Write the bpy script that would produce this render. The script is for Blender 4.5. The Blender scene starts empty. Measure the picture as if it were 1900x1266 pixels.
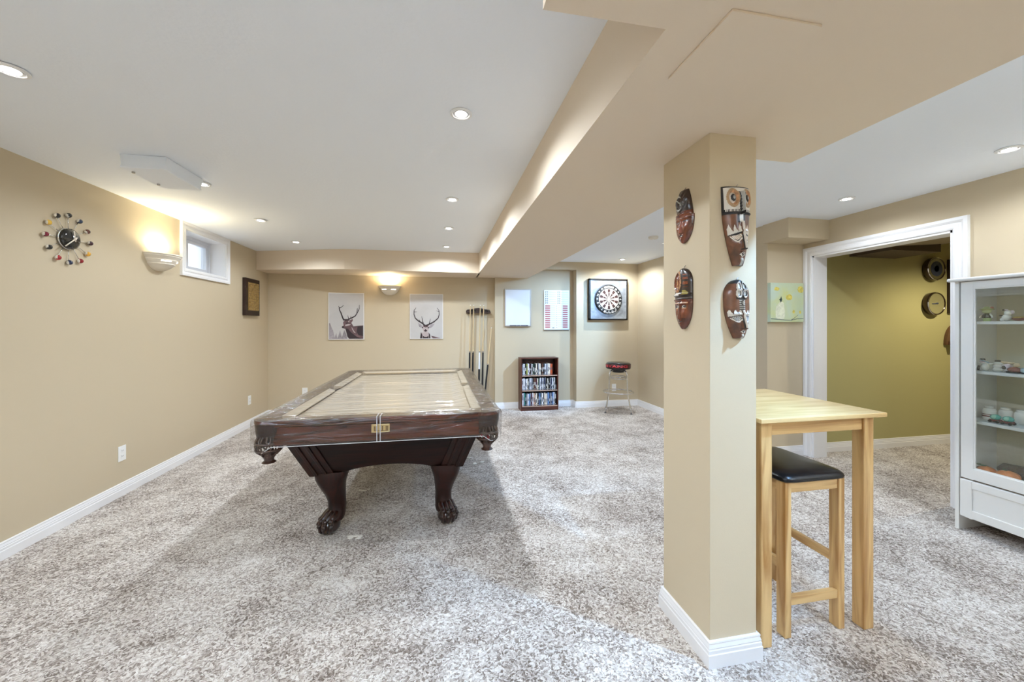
import bpy, bmesh, math, random
from mathutils import Vector, Matrix, noise
random.seed(7)
C = bpy.context.scene.collection
SC = bpy.context.scene
PI = math.pi
# ------------------------------------------------------------------ camera, world, exposure
cam_d = bpy.data.cameras.new('camera'); cam = bpy.data.objects.new('camera', cam_d); C.objects.link(cam)
cam_d.sensor_width = 36.0; cam_d.lens = 708.6 * 36.0 / 1900.0
cam_d.shift_y = -29.5 / 1900.0
cam_d.clip_start = 0.02
cam.location = (0, 0, 1.32); cam.rotation_euler = (PI / 2, 0, -0.18857)
SC.camera = cam
SC.view_settings.view_transform = 'Standard'; SC.view_settings.look = 'None'
SC.view_settings.gamma = 1.0; SC.view_settings.exposure = 0.08
SC.view_settings.use_curve_mapping = False
SC.cycles.max_bounces = 10; SC.cycles.diffuse_bounces = 7; SC.cycles.glossy_bounces = 4
SC.cycles.transparent_max_bounces = 12; SC.cycles.transmission_bounces = 4
SC.cycles.sample_clamp_indirect = 6.0
SC.cycles.caustics_reflective = False; SC.cycles.caustics_refractive = False
world = bpy.data.worlds.new('world'); SC.world = world; world.use_nodes = True
wn = world.node_tree.nodes; wl = world.node_tree.links
wn['Background'].inputs['Color'].default_value = (.86, .92, 1.0, 1); wn['Background'].inputs['Strength'].default_value = 5.0
# lamp powers and colours
P_LEFT, COL_LEFT = 56.0, (0.82, 0.91, 1.0)
P_RIGHT, COL_RIGHT = 27.0, (0.86, 0.93, 1.0)
P_COOL, COL_COOL = 66.0, (0.32, 0.60, 1.0)
P_FILL, COL_FILL = 350.0, (0.72, 0.85, 1.0)
P_SCONCE, COL_SCONCE = 3.4, (1.0, 0.88, 0.60)

# ------------------------------------------------------------------ materials
def rgb(h):
    h = h.lstrip('#'); v = [int(h[i:i+2], 16) / 255 for i in (0, 2, 4)]
    return tuple(c / 12.92 if c <= .04045 else ((c + .055) / 1.055) ** 2.4 for c in v)
MATS = {}
def mat(name, col, rough=.6, metal=0., bump=None, var=None, emit=None, spec=.5, coat=0., stretch=None, sheen=0.):
    if name in MATS: return MATS[name]
    if isinstance(col, str): col = rgb(col)
    m = bpy.data.materials.new(name); m.use_nodes = True; N = m.node_tree.nodes; L = m.node_tree.links
    b = N['Principled BSDF']
    b.inputs['Base Color'].default_value = (*col, 1); b.inputs['Roughness'].default_value = rough
    b.inputs['Metallic'].default_value = metal; b.inputs['Specular IOR Level'].default_value = spec
    b.inputs['Coat Weight'].default_value = coat; b.inputs['Coat Roughness'].default_value = .08
    b.inputs['Sheen Weight'].default_value = sheen
    if emit:
        b.inputs['Emission Color'].default_value = (*emit[0], 1); b.inputs['Emission Strength'].default_value = emit[1]
    if bump or var:
        tc = N.new('ShaderNodeTexCoord'); mp = N.new('ShaderNodeMapping'); L.new(tc.outputs['Object'], mp.inputs[0])
        if stretch: mp.inputs['Scale'].default_value = stretch
    if bump:
        n = N.new('ShaderNodeTexNoise'); n.inputs['Scale'].default_value = bump[0]; n.inputs['Detail'].default_value = 4
        L.new(mp.outputs[0], n.inputs['Vector'])
        bp = N.new('ShaderNodeBump'); bp.inputs['Strength'].default_value = bump[1]; bp.inputs['Distance'].default_value = .01
        L.new(n.outputs[0], bp.inputs['Height']); L.new(bp.outputs[0], b.inputs['Normal'])
    if var:
        n2 = N.new('ShaderNodeTexNoise'); n2.inputs['Scale'].default_value = var[0]; n2.inputs['Detail'].default_value = 5
        n2.inputs['Distortion'].default_value = .6
        L.new(mp.outputs[0], n2.inputs['Vector'])
        cr = N.new('ShaderNodeValToRGB'); L.new(n2.outputs[0], cr.inputs[0])
        a = var[1]
        c2 = var[2] if len(var) > 2 else None
        if isinstance(c2, str): c2 = rgb(c2)
        lo = c2 if c2 else tuple(max(0, c * (1 - a)) for c in col); hi = col if c2 else tuple(min(1, c * (1 + a)) for c in col)
        cr.color_ramp.elements[0].color = (*lo, 1); cr.color_ramp.elements[0].position = .3
        cr.color_ramp.elements[1].color = (*hi, 1); cr.color_ramp.elements[1].position = .7
        L.new(cr.outputs[0], b.inputs['Base Color'])
    MATS[name] = m
    return m
def clear_mat(name, tint=(1, 1, 1), gloss=.12, rough=.03, bump=None, base=None):
    if name in MATS: return MATS[name]
    m = bpy.data.materials.new(name); m.use_nodes = True; N = m.node_tree.nodes; L = m.node_tree.links
    N.remove(N['Principled BSDF']); out = N['Material Output']
    t = N.new('ShaderNodeBsdfTransparent'); t.inputs[0].default_value = (*tint, 1)
    g = N.new('ShaderNodeBsdfGlossy'); g.inputs['Roughness'].default_value = rough
    fr = N.new('ShaderNodeFresnel'); ge = N.new('ShaderNodeNewGeometry'); io = N.new('ShaderNodeMath'); io.operation = 'MULTIPLY_ADD'
    io.inputs[1].default_value = 1 / 1.5 - 1.5; io.inputs[2].default_value = 1.5; L.new(ge.outputs['Backfacing'], io.inputs[0]); L.new(io.outputs[0], fr.inputs[0])
    ad = N.new('ShaderNodeMath'); ad.operation = 'MULTIPLY_ADD'; ad.inputs[1].default_value = 1.0; ad.inputs[2].default_value = gloss; ad.use_clamp = True
    L.new(fr.outputs[0], ad.inputs[0])
    mx = N.new('ShaderNodeMixShader'); L.new(ad.outputs[0], mx.inputs[0]); L.new(t.outputs[0], mx.inputs[1]); L.new(g.outputs[0], mx.inputs[2])
    if bump:
        tc = N.new('ShaderNodeTexCoord'); mp = N.new('ShaderNodeMapping'); mp.inputs['Scale'].default_value = bump[2]
        L.new(tc.outputs['Object'], mp.inputs[0])
        n = N.new('ShaderNodeTexNoise'); n.inputs['Scale'].default_value = bump[0]; n.inputs['Detail'].default_value = 3; n.inputs['Distortion'].default_value = 1.5
        L.new(mp.outputs[0], n.inputs['Vector'])
        bp = N.new('ShaderNodeBump'); bp.inputs['Strength'].default_value = bump[1]; bp.inputs['Distance'].default_value = .02
        L.new(n.outputs[0], bp.inputs['Height']); L.new(bp.outputs[0], g.inputs['Normal']); L.new(bp.outputs[0], fr.inputs['Normal'])
    L.new(mx.outputs[0], out.inputs[0]); MATS[name] = m
    return m
def wood(name, c1, c2, rough, scale, axis, coat=0.):
    """long-grained wood: bands stretched along one axis"""
    if name in MATS: return MATS[name]
    m = bpy.data.materials.new(name); m.use_nodes = True; N = m.node_tree.nodes; L = m.node_tree.links; b = N['Principled BSDF']
    b.inputs['Roughness'].default_value = rough; b.inputs['Coat Weight'].default_value = coat; b.inputs['Coat Roughness'].default_value = .06
    if 'mahogany' in name: b.inputs['Specular IOR Level'].default_value = .18
    tc = N.new('ShaderNodeTexCoord'); mp = N.new('ShaderNodeMapping'); L.new(tc.outputs['Object'], mp.inputs[0])
    s = [scale] * 3; s['xyz'.index(axis)] = scale * .09; mp.inputs['Scale'].default_value = s
    n = N.new('ShaderNodeTexNoise'); n.inputs['Scale'].default_value = 1; n.inputs['Detail'].default_value = 6; n.inputs['Distortion'].default_value = 1.2
    L.new(mp.outputs[0], n.inputs['Vector'])
    cr = N.new('ShaderNodeValToRGB'); L.new(n.outputs[0], cr.inputs[0])
    cr.color_ramp.elements[0].color = (*rgb(c1), 1); cr.color_ramp.elements[0].position = .32
    cr.color_ramp.elements[1].color = (*rgb(c2), 1); cr.color_ramp.elements[1].position = .62
    L.new(cr.outputs[0], b.inputs['Base Color'])
    MATS[name] = m
    return m
def carpet_mat():
    m = bpy.data.materials.new('carpet'); m.use_nodes = True; N = m.node_tree.nodes; L = m.node_tree.links; b = N['Principled BSDF']
    b.inputs['Roughness'].default_value = .95; b.inputs['Specular IOR Level'].default_value = .1; b.inputs['Sheen Weight'].default_value = .15
    tc = N.new('ShaderNodeTexCoord')
    def noi(sc, det=2, dist=0, vec=None):
        n = N.new('ShaderNodeTexNoise'); n.inputs['Scale'].default_value = sc; n.inputs['Detail'].default_value = det; n.inputs['Distortion'].default_value = dist
        L.new(vec or tc.outputs['Object'], n.inputs['Vector']); return n
    # warped coordinates make comma-shaped tufts
    w = noi(26, 2); sub = N.new('ShaderNodeVectorMath'); sub.operation = 'SUBTRACT'; sub.inputs[1].default_value = (.5, .5, .5); L.new(w.outputs['Color'], sub.inputs[0])
    sca = N.new('ShaderNodeVectorMath'); sca.operation = 'SCALE'; sca.inputs['Scale'].default_value = .045; L.new(sub.outputs[0], sca.inputs[0])
    add = N.new('ShaderNodeVectorMath'); L.new(tc.outputs['Object'], add.inputs[0]); L.new(sca.outputs[0], add.inputs[1])
    v = N.new('ShaderNodeTexVoronoi'); v.inputs['Scale'].default_value = 130; L.new(add.outputs[0], v.inputs['Vector'])
    sep = N.new('ShaderNodeSeparateColor'); L.new(v.outputs['Color'], sep.inputs[0])
    fine = noi(190, 4)
    mixv = N.new('ShaderNodeMath'); mixv.operation = 'MULTIPLY_ADD'; mixv.inputs[1].default_value = .47
    L.new(sep.outputs[0], mixv.inputs[0])
    f2 = N.new('ShaderNodeMath'); f2.operation = 'MULTIPLY'; f2.inputs[1].default_value = .50; L.new(fine.outputs[0], f2.inputs[0]); L.new(f2.outputs[0], mixv.inputs[2])
    patch = noi(1.5, 4, .8); patch2 = noi(5.5, 3, .4)
    pa = N.new('ShaderNodeMath'); pa.operation = 'ADD'; L.new(patch.outputs[0], pa.inputs[0]); L.new(patch2.outputs[0], pa.inputs[1])
    pm = N.new('ShaderNodeMath'); pm.operation = 'MULTIPLY_ADD'; pm.inputs[1].default_value = .46; pm.inputs[2].default_value = -.44; L.new(pa.outputs[0], pm.inputs[0])
    ad2 = N.new('ShaderNodeMath'); ad2.operation = 'ADD'; L.new(mixv.outputs[0], ad2.inputs[0]); L.new(pm.outputs[0], ad2.inputs[1])
    cr = N.new('ShaderNodeValToRGB'); L.new(ad2.outputs[0], cr.inputs[0]); e = cr.color_ramp.elements
    e[0].position = .20; e[0].color = (*rgb('#6c5e53'), 1); e[1].position = .80; e[1].color = (*rgb('#f8f4f0'), 1)
    for p, c in ((.34, '#978a80'), (.46, '#c2b7af'), (.60, '#ddd5ce')):
        x = e.new(p); x.color = (*rgb(c), 1)
    L.new(cr.outputs[0], b.inputs['Base Color'])
    bp = N.new('ShaderNodeBump'); bp.inputs['Strength'].default_value = .9; bp.inputs['Distance'].default_value = .006
    hh = N.new('ShaderNodeMath'); hh.operation = 'SUBTRACT'; L.new(fine.outputs[0], hh.inputs[0]); L.new(v.outputs['Distance'], hh.inputs[1])
    L.new(hh.outputs[0], bp.inputs['Height']); L.new(bp.outputs[0], b.inputs['Normal'])
    return m
WALL = mat('beige wall paint', (.565, .475, .335), .72, bump=(320, .05))
BEAM = mat('lightened beige paint', (.72, .61, .48), .75, bump=(320, .05))  # same beige as the walls, lightened to stand for light on the undersides
CEIL = mat('white ceiling paint', (.85, .89, .95), .8, bump=(60, .10))
TRIM = mat('white trim paint', (.84, .84, .86), .35)
OLIVE = mat('olive wall paint', (.44, .40, .18), .75)
CARPET = carpet_mat()
WHITE = mat('white enamel', (.80, .80, .78), .35)
PLATE = mat('white plastic', (.85, .85, .84), .3)
CHROME = mat('chrome', (.75, .75, .76), .12, 1.0)
BLACK = mat('black plastic', (.012, .012, .013), .35)
GLASS = clear_mat('clear glass', (.97, .99, .98), .03, .01)

# ------------------------------------------------------------------ mesh helper
def origin(o):
    v = Vector((0, 0, 0))
    while o: v = v + o.location; o = o.parent
    return v
class MB:
    def __init__(s): s.bm = bmesh.new(); s.mi = 0
    def _f(s, vs):
        try:
            f = s.bm.faces.new(vs); f.material_index = s.mi; return f
        except ValueError: return None
    def box(s, x0, x1, y0, y1, z0, z1):
        v = [s.bm.verts.new((x, y, z)) for x in (x0, x1) for y in (y0, y1) for z in (z0, z1)]
        for q in ((0, 1, 3, 2), (4, 6, 7, 5), (0, 4, 5, 1), (2, 3, 7, 6), (0, 2, 6, 4), (1, 5, 7, 3)): s._f([v[i] for i in q])
        return s
    def prism(s, poly, vec):
        """poly: 3D points, extruded along vec"""
        vec = Vector(vec); a = [s.bm.verts.new(p) for p in poly]; b = [s.bm.verts.new(Vector(p) + vec) for p in poly]; n = len(a)
        s._f(a[::-1]); s._f(b)
        for i in range(n): s._f([a[i], a[(i + 1) % n], b[(i + 1) % n], b[i]])
        return s
    def rings(s, rings, cap=True, close=True):
        R = [[s.bm.verts.new(p) for p in r] for r in rings]; n = len(R[0])
        for a, b in zip(R, R[1:]):
            for i in range(n if close else n - 1): s._f([a[i], a[(i + 1) % n], b[(i + 1) % n], b[i]])
        if cap and close: s._f(R[0][::-1]); s._f(R[-1])
        return s
    def tube(s, pts, r, n=8, r2=None):
        pts = [Vector(p) for p in pts]; rs = []; m = len(pts); up = None
        for i, p in enumerate(pts):
            t = (pts[min(i + 1, m - 1)] - pts[max(i - 1, 0)]).normalized()
            if up is None: up = t.orthogonal().normalized()
            else: up = (up - t * up.dot(t)).normalized()
            w = t.cross(up); rr = r if r2 is None else r + (r2 - r) * i / (m - 1)
            if isinstance(r, (list, tuple)): rr = r[i]
            rs.append([p + (up * math.cos(a) + w * math.sin(a)) * rr for a in (2 * PI * k / n for k in range(n))])
        return s.rings(rs)
    def lathe(s, prof, c, axis='z', n=32, a0=0, a1=2 * PI, sx=1, sy=1):
        """prof: (radius, height) list"""
        c = Vector(c); full = abs(a1 - a0 - 2 * PI) < 1e-6; R = []
        k = n if full else n + 1
        for r, h in prof:
            ring = []
            for i in range(k):
                a = a0 + (a1 - a0) * i / n; x, y = max(r, 1e-5) * math.cos(a) * sx, max(r, 1e-5) * math.sin(a) * sy
                ring.append(c + (Vector((x, y, h)) if axis == 'z' else Vector((h, x, y)) if axis == 'x' else Vector((x, h, y))))
            R.append(ring)
        return s.rings(R, cap=full, close=full)
    def ball(s, c, r, n=16, m=10, sc=(1, 1, 1)):
        c = Vector(c)
        R = [[c + Vector((r * sc[0] * math.sin(b) * math.cos(a), r * sc[1] * math.sin(b) * math.sin(a), r * sc[2] * math.cos(b))) for a in (2 * PI * i / n for i in range(n))]
             for b in (PI * (j + .02) / (m + .04) for j in range(m + 1))]
        return s.rings(R)
    def sweep(s, path, normal, prof, closed=False):
        """prof (a,b): a = offset sideways (normal x tangent), b = along normal"""
        P = [Vector(p) for p in path]; n = Vector(normal); m = len(P); R = []
        for i, p in enumerate(P):
            t1 = (P[i] - P[i - 1]).normalized() if (i > 0 or closed) else None
            t2 = (P[(i + 1) % m] - P[i]).normalized() if (i < m - 1 or closed) else None
            if t1 is None: o = n.cross(t2)
            elif t2 is None: o = n.cross(t1)
            else:
                o1, o2 = n.cross(t1), n.cross(t2); o = (o1 + o2) / (1 + o1.dot(o2))
            R.append([p + o * a + n * b for a, b in prof])
        if closed: R.append([v.copy() for v in R[0]])
        return s.rings(R, cap=not closed)
    def build(s, name, m=None, parent=None, smooth=False, bevel=0, loc=None, seg=2):
        bm = s.bm
        bmesh.ops.remove_doubles(bm, verts=bm.verts, dist=1e-6)
        bmesh.ops.recalc_face_normals(bm, faces=bm.faces)
        if parent is not None:
            pw = origin(parent); o_w = Vector(loc) if loc else pw
        else:
            pw = Vector((0, 0, 0))
            if loc: o_w = Vector(loc)
            else:
                xs = [v.co for v in bm.verts]; lo = [min(v[i] for v in xs) for i in range(3)]; hi = [max(v[i] for v in xs) for i in range(3)]
                o_w = Vector(((lo[0] + hi[0]) / 2, (lo[1] + hi[1]) / 2, lo[2]))
        bmesh.ops.translate(bm, verts=bm.verts, vec=-o_w)
        me = bpy.data.meshes.new(name); bm.to_mesh(me); bm.free()
        for x in (m if isinstance(m, (list, tuple)) else [m]):
            if x: me.materials.append(x)
        if smooth:
            me.polygons.foreach_set('use_smooth', [True] * len(me.polygons))
            if smooth is not True: me.set_sharp_from_angle(angle=math.radians(smooth))
        o = bpy.data.objects.new(name, me); C.objects.link(o)
        if parent is not None: o.parent = parent
        o.location = o_w - pw
        if bevel:
            b = o.modifiers.new('bevel', 'BEVEL'); b.width = bevel; b.segments = seg; b.limit_method = 'ANGLE'; b.angle_limit = math.radians(40)
        return o
def tag(o, label=None, cat=None, group=None, kind=None):
    if label: o['label'] = label
    if cat: o['category'] = cat
    if group: o['group'] = group
    if kind: o['kind'] = kind
    return o
def thing(name, label, cat, loc, group=None):
    o = bpy.data.objects.new(name, None); C.objects.link(o); o.location = loc; o.empty_display_size = .05
    return tag(o, label, cat, group)
def struct(mb, name, m, **k):
    o = mb.build(name, m, **k); o['kind'] = 'structure'; return o
def dup(o, loc=None, parent=None, label=None, group=None):
    c = o.copy(); C.objects.link(c)
    if parent is not None: c.parent = parent
    if loc is not None: c.location = loc
    if label: c['label'] = label
    if group: c['group'] = group
    for ch in list(o.children): dup(ch, parent=c)
    return c
def text_mb(s, size, place, ext=.0008, bold=0.):
    """place: function (u, v, w) -> world point; text centred at 0"""
    cu = bpy.data.curves.new('t', 'FONT'); cu.body = s; cu.size = size; cu.align_x = 'CENTER'; cu.align_y = 'CENTER'; cu.extrude = ext; cu.resolution_u = 3; cu.offset = bold
    o = bpy.data.objects.new('t', cu); C.objects.link(o); dg = bpy.context.evaluated_depsgraph_get()
    me = bpy.data.meshes.new_from_object(o.evaluated_get(dg)); mb = MB(); mb.bm.from_mesh(me)
    bpy.data.objects.remove(o); bpy.data.curves.remove(cu); bpy.data.meshes.remove(me)
    for v in mb.bm.verts: v.co = place(*v.co)
    return mb
def poly_mb(polys, place, z, d):
    """flat polygons (u,v) lists placed on a surface at offset z with thickness d; each polygon triangulated by ngon"""
    mb = MB()
    for i, p in enumerate(polys):
        a = [Vector(place(u, v, z + i * 2e-5)) for u, v in p]; n = Vector(place(0, 0, 1)) - Vector(place(0, 0, 0))
        mb.prism(a, n * d)
    return mb
def stroke(pts, w0, w1=None):
    """polyline -> tapered polygon"""
    w1 = w0 if w1 is None else w1; L, R = [], []; m = len(pts)
    for i, (x, y) in enumerate(pts):
        a = pts[max(i - 1, 0)]; b = pts[min(i + 1, m - 1)]; dx, dy = b[0] - a[0], b[1] - a[1]; l = math.hypot(dx, dy) or 1
        w = (w0 + (w1 - w0) * i / (m - 1)) / 2
        L.append((x - dy / l * w, y + dx / l * w)); R.append((x + dy / l * w, y - dx / l * w))
    return L + R[::-1]

# ------------------------------------------------------------------ dimensions of the place
XL, XR, YB, YF = -2.42, 3.66, -1.9, 6.06
ZS = 2.066                      # underside of beams
def zc(x): return 2.335 + (x + 0.9) * .0125 if x < .6 else 2.325  # the old ceiling is slightly out of level
X0, X1 = .561, 1.39             # long beam

# ------------------------------------------------------------------ setting
struct(MB().box(XL - .5, 6.4, YB - .2, YF + .3, -.12, 0), 'floor', CARPET, loc=(0, 0, 0))
mb = MB()
mb.prism([(XL - .2, YB - .2, zc(XL)), (X0 + .05, YB - .2, zc(X0)), (X0 + .05, YF + .2, zc(X0)), (XL - .2, YF + .2, zc(XL))], (0, 0, .1))
struct(mb, 'ceiling', CEIL)
struct(MB().box(X0 + .05, XR + .0, YB - .2, YF + .2, 2.325, 2.43), 'ceiling_right', CEIL)
# left wall with window opening
WY0, WY1, WZ0, WZ1 = 4.225, 4.935, 1.868, 2.252
mb = MB()
mb.box(XL - .16, XL, YB - .2, WY0, 0, 2.45).box(XL - .16, XL, WY1, YF + .2, 0, 2.45).box(XL - .16, XL, WY0, WY1, 0, WZ0).box(XL - .16, XL, WY0, WY1, WZ1, 2.45)
struct(mb, 'wall_left', WALL)
struct(MB().box(XL - .16, .862, YF, YF + .15, 0, 2.45), 'wall_far', WALL)
# recessed wall, alcove wall with header
struct(MB().box(.862, 2.16, 5.955, 6.1, 0, 2.45), 'wall_recess', WALL)
mb = MB().box(2.155, 3.22, 5.80, 6.1, 0, 2.45).box(X1 - .3, 2.155, 5.80, 5.955, 2.205, 2.45)
struct(mb, 'wall_alcove', WALL)
struct(MB().box(3.22, 3.5, 3.4, 6.1, 0, 2.45), 'wall_alcove_right', WALL)
struct(MB().box(3.22, 3.80, 3.27, 3.4, 0, 2.45), 'wall_painting', WALL)
# right wall with the cased opening
DY0, DY1, DZ = 2.115, 3.18, 2.01
mb = MB().box(XR, XR + .14, YB - .2, DY0, 0, 2.45).box(XR, XR + .14, DY0, DY1, DZ, 2.45).box(XR, XR + .14, DY1, 3.27, 0, 2.45)
struct(mb, 'wall_right', WALL)
struct(MB().box(XL - .16, 6.4, YB - .15, YB, 0, 2.45), 'wall_rear', WALL)
# beams and dropped soffit
mb = MB()
out = [(.241, YB), (1.585, YB), (1.585, 1.482), (X1, 1.482), (X1, 5.98), (X0, 5.98), (X0, .873), (.241, .873)]
mb.prism([(x, y, ZS) for x, y in out], (0, 0, .40))
struct(mb, 'ceiling_beam', BEAM)
mb = MB().prism([(XL, 5.70, ZS), (-1.237, 5.405, ZS), (X0 + .02, 5.47, ZS), (X0 + .02, 6.08, ZS), (XL, 6.08, ZS)], (0, 0, .40))
struct(mb, 'ceiling_bulkhead', BEAM)
struct(MB().box(3.20, XR, 3.015, 3.30, 2.14, 2.45), 'ceiling_bulkhead_right', WALL)
# pillar
PX0, PX1, PY0, PY1 = 1.03, 1.24, 1.31, 1.62
struct(MB().box(PX0, PX1, PY0, PY1, 0, ZS + .02), 'pillar', WALL, bevel=.003)
# room beyond the opening
struct(MB().box(3.80, 6.4, 3.29, 3.4, 0, 2.6), 'wall_green', OLIVE)
struct(MB().box(6.25, 6.4, YB, 3.4, 0, 2.6), 'wall_green_right', OLIVE)
mb = MB().prism([(3.80, YB, 2.05), (4.0, YB, 2.055), (4.82, YB, 2.115), (5.64, YB, 2.24), (6.3, YB, 2.36), (6.3, YB, 2.6), (3.80, YB, 2.6)], (0, 5.2, 0))
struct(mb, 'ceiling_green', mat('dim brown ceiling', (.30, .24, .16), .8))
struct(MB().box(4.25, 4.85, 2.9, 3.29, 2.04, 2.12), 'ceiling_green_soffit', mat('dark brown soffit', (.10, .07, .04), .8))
# baseboards
BP = [(0, 0), (.016, 0), (.016, .050), (.0135, .053), (.0135, .066), (.011, .070), (.0125, .074), (.008, .088), (.010, .091), (.009, .096), (.0, .098)]
def base(name, pts, closed=False):
    return struct(MB().sweep([(x, y, 0) for x, y in pts], (0, 0, 1), BP, closed), name, TRIM)
base('baseboard_left', [(XL, YF), (XL, YB)])
base('baseboard_far', [(.862, YF), (XL, YF)])
base('baseboard_recess', [(2.155, 5.80), (2.155, 5.955), (.862, 5.955), (.862, 6.06)])
base('baseboard_alcove', [(3.22, 3.27), (3.22, 5.80), (2.155, 5.80)])
base('baseboard_painting', [(3.64, 3.27), (3.22, 3.27)])
base('baseboard_right', [(XR, YB), (XR, 2.03)])
base('baseboard_green', [(6.25, 3.29), (3.80, 3.29)])
base('baseboard_rear', [(XL, YB), (XR, YB)])
base('baseboard_pillar', [(PX0, PY0), (PX0, PY1), (PX1, PY1), (PX1, PY0)], True)
# door casing + jamb lining (one structure piece each)
CP = [(0, 0), (.0, .014), (.012, .018), (.030, .018), (.034, .012), (.046, .012), (.050, .016), (.062, .022), (.084, .022), (.086, 0)]
o = struct(MB().sweep([(XR, DY1, 0), (XR, DY1, DZ), (XR, DY0, DZ), (XR, DY0, 0)], (-1, 0, 0), [(-a if False else a, b) for a, b in CP]), 'door_1', TRIM)
mb = MB().box(XR - .004, XR + .15, DY1 - .018, DY1 + .02, 0, DZ).box(XR - .004, XR + .15, DY0 - .02, DY0 + .018, 0, DZ).box(XR - .004, XR + .15, DY0, DY1, DZ - .018, DZ + .02)
mb.build('jamb', TRIM, o)
# window: casing, lining, vinyl slider frame, glass, outside well
W = struct(MB().sweep([(XL, WY0, WZ0), (XL, WY1, WZ0), (XL, WY1, WZ1), (XL, WY0, WZ1)], (1, 0, 0), [(-a * .82, b) for a, b in CP], True), 'window_1', TRIM)
mb = MB()
mb.box(XL - .30, XL + .004, WY0 - .02, WY0 + .006, WZ0, WZ1).box(XL - .30, XL + .004, WY1 - .006, WY1 + .02, WZ0, WZ1)
mb.box(XL - .30, XL + .004, WY0, WY1, WZ0 - .02, WZ0 + .006).box(XL - .30, XL + .004, WY0, WY1, WZ1 - .006, WZ1 + .02)
mb.build('reveal', TRIM, W)
VIN = mat('white vinyl', (.72, .74, .80), .4)
def fr(mb, x0, x1, y0, y1, z0, z1, w):
    mb.box(x0, x1, y0, y0 + w, z0, z1).box(x0, x1, y1 - w, y1, z0, z1).box(x0, x1, y0 + w, y1 - w, z0, z0 + w).box(x0, x1, y0 + w, y1 - w, z1 - w, z1); return mb
fr(MB(), XL - .22, XL - .145, WY0 + .006, WY1 - .006, WZ0 + .006, WZ1 - .006, .035).build('window_frame', VIN, W, bevel=.003)
sa = fr(MB(), XL - .185, XL - .155, WY0 + .30, WY1 - .04, WZ0 + .04, WZ1 - .04, .03).build('window_sash', VIN, W, bevel=.003)
sb = fr(MB(), XL - .215, XL - .188, WY0 + .04, WY0 + .36, WZ0 + .04, WZ1 - .04, .03).build('window_sash', VIN, W, bevel=.003)
MB().box(XL - .172, XL - .168, WY0 + .33, WY1 - .07, WZ0 + .07, WZ1 - .07).build('pane', GLASS, sa)
MB().box(XL - .203, XL - .199, WY0 + .07, WY0 + .33, WZ0 + .07, WZ1 - .07).build('pane', GLASS, sb)
WELL = mat('pale window well', (.80, .82, .86), .5)
mb = MB(); n = 24; pts = []
for i in range(n + 1):
    a = PI * i / n; pts.append((XL - .30 - .55 * math.sin(a), (WY0 + WY1) / 2 - .62 * math.cos(a)))
mb.rings([[(x, y, z) for x, y in pts] + [(XL - .30 - (XL - .30 - x) * 1.04, (WY0 + WY1) / 2 + (y - (WY0 + WY1) / 2) * 1.04, z) for x, y in pts[::-1]] for z in [1.6 + .05 * k for k in range(19)]])
struct(mb, 'outside_window_well', WELL)
struct(MB().box(XL - 1.0, XL - .16, WY0 - .4, WY1 + .4, 1.55, 1.60), 'outside_gravel', mat('pale gravel', (.55, .55, .55), .9, bump=(60, .6)))

# ------------------------------------------------------------------ recessed lights
TRIMW = mat('light trim white', (.80, .80, .80), .3)
LAMPM = mat('glowing lamp', (1, 1, 1), .5, emit=((1.0, .98, .95), 14.0))
GRY = mat('grey reflector', (.55, .55, .55), .25, .6)
def downlight(x, y, label, power, col, z=None, group='recessed ceiling lights'):
    z = z or (zc(x) if x < .6 else 2.325)
    t = thing('recessed_light', label, 'ceiling light', (x, y, z), group)
    MB().lathe([(.040, -.001), (.052, -.0015), (.053, -.006), (.041, -.010), (.038, -.004)], (x, y, z), n=36).build('trim_ring', TRIMW, t, smooth=40)
    MB().lathe([(.041, -.003), (.030, -.007), (.028, -.0055), (.041, -.0015)], (x, y, z), n=28).build('reflector', GRY, t, smooth=True)
    MB().lathe([(.0, -.004), (.022, -.004), (.028, -.0065), (.026, -.0095), (.0, -.012)], (x, y, z), n=24).build('lamp', LAMPM, t, smooth=True)
    ld = bpy.data.lights.new('downlight', 'SPOT'); ld.energy = power; ld.color = col; ld.spot_size = math.radians(165); ld.spot_blend = .55; ld.shadow_soft_size = .025
    lo = bpy.data.objects.new('downlight_source', ld); C.objects.link(lo); lo.parent = t; lo.location = (0, 0, -.02)
    return t
def aim(t, target, power, cone):
    for o in t.children:
        if o.type == 'LIGHT':
            o.data.energy = power; o.data.spot_size = math.radians(cone); o.data.spot_blend = .7
            o.rotation_euler = (Vector(target) - t.location).to_track_quat('-Z', 'Y').to_euler()
LL = 'recessed light in the main ceiling, '
for x, y, lab in ((-1.653, 1.842, LL + 'cut by the left edge of the photo'), (.105, 1.863, LL + 'nearest the camera beside the long beam'),
                  (-1.650, 3.072, LL + 'right beside the hanging ceiling box'), (.105, 3.143, LL + 'second along the beam from the camera'),
                  (-1.675, 4.03, LL + 'left row, between ceiling box and the corner light'), (.10, 4.085, LL + 'third along the beam from the camera'),
                  (-1.69, 5.00, LL + 'left row, closest to the far bulkhead'), (.095, 5.05, LL + 'beam row, closest to the far bulkhead')):
    downlight(x, y, lab, P_LEFT * (.7 if y < 2 else 1.25) * (.34 if x < -1 else .75 if y > 4.5 else 1.05), COL_LEFT)
for x, y, lab in ((3.187, 1.606, 'recessed light above the white display cabinet near the right edge'), (3.17, 2.474, 'recessed light in the right ceiling in front of the cased opening'),
                  (2.742, 5.395, 'small recessed light above the dartboard and chrome stool')):
    downlight(x, y, lab, P_RIGHT * (2.6 if y > 4 else .8), COL_RIGHT)
for x, y in ((-1.65, .6), (-1.65, -.7), (.0, .6), (.0, -.7)):  # unseen downlights presumed to continue the rows, added for their light
    downlight(x, y, 'unseen recessed light assumed behind the camera', P_LEFT * .25, COL_LEFT, group='recessed lights behind the camera')
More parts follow.
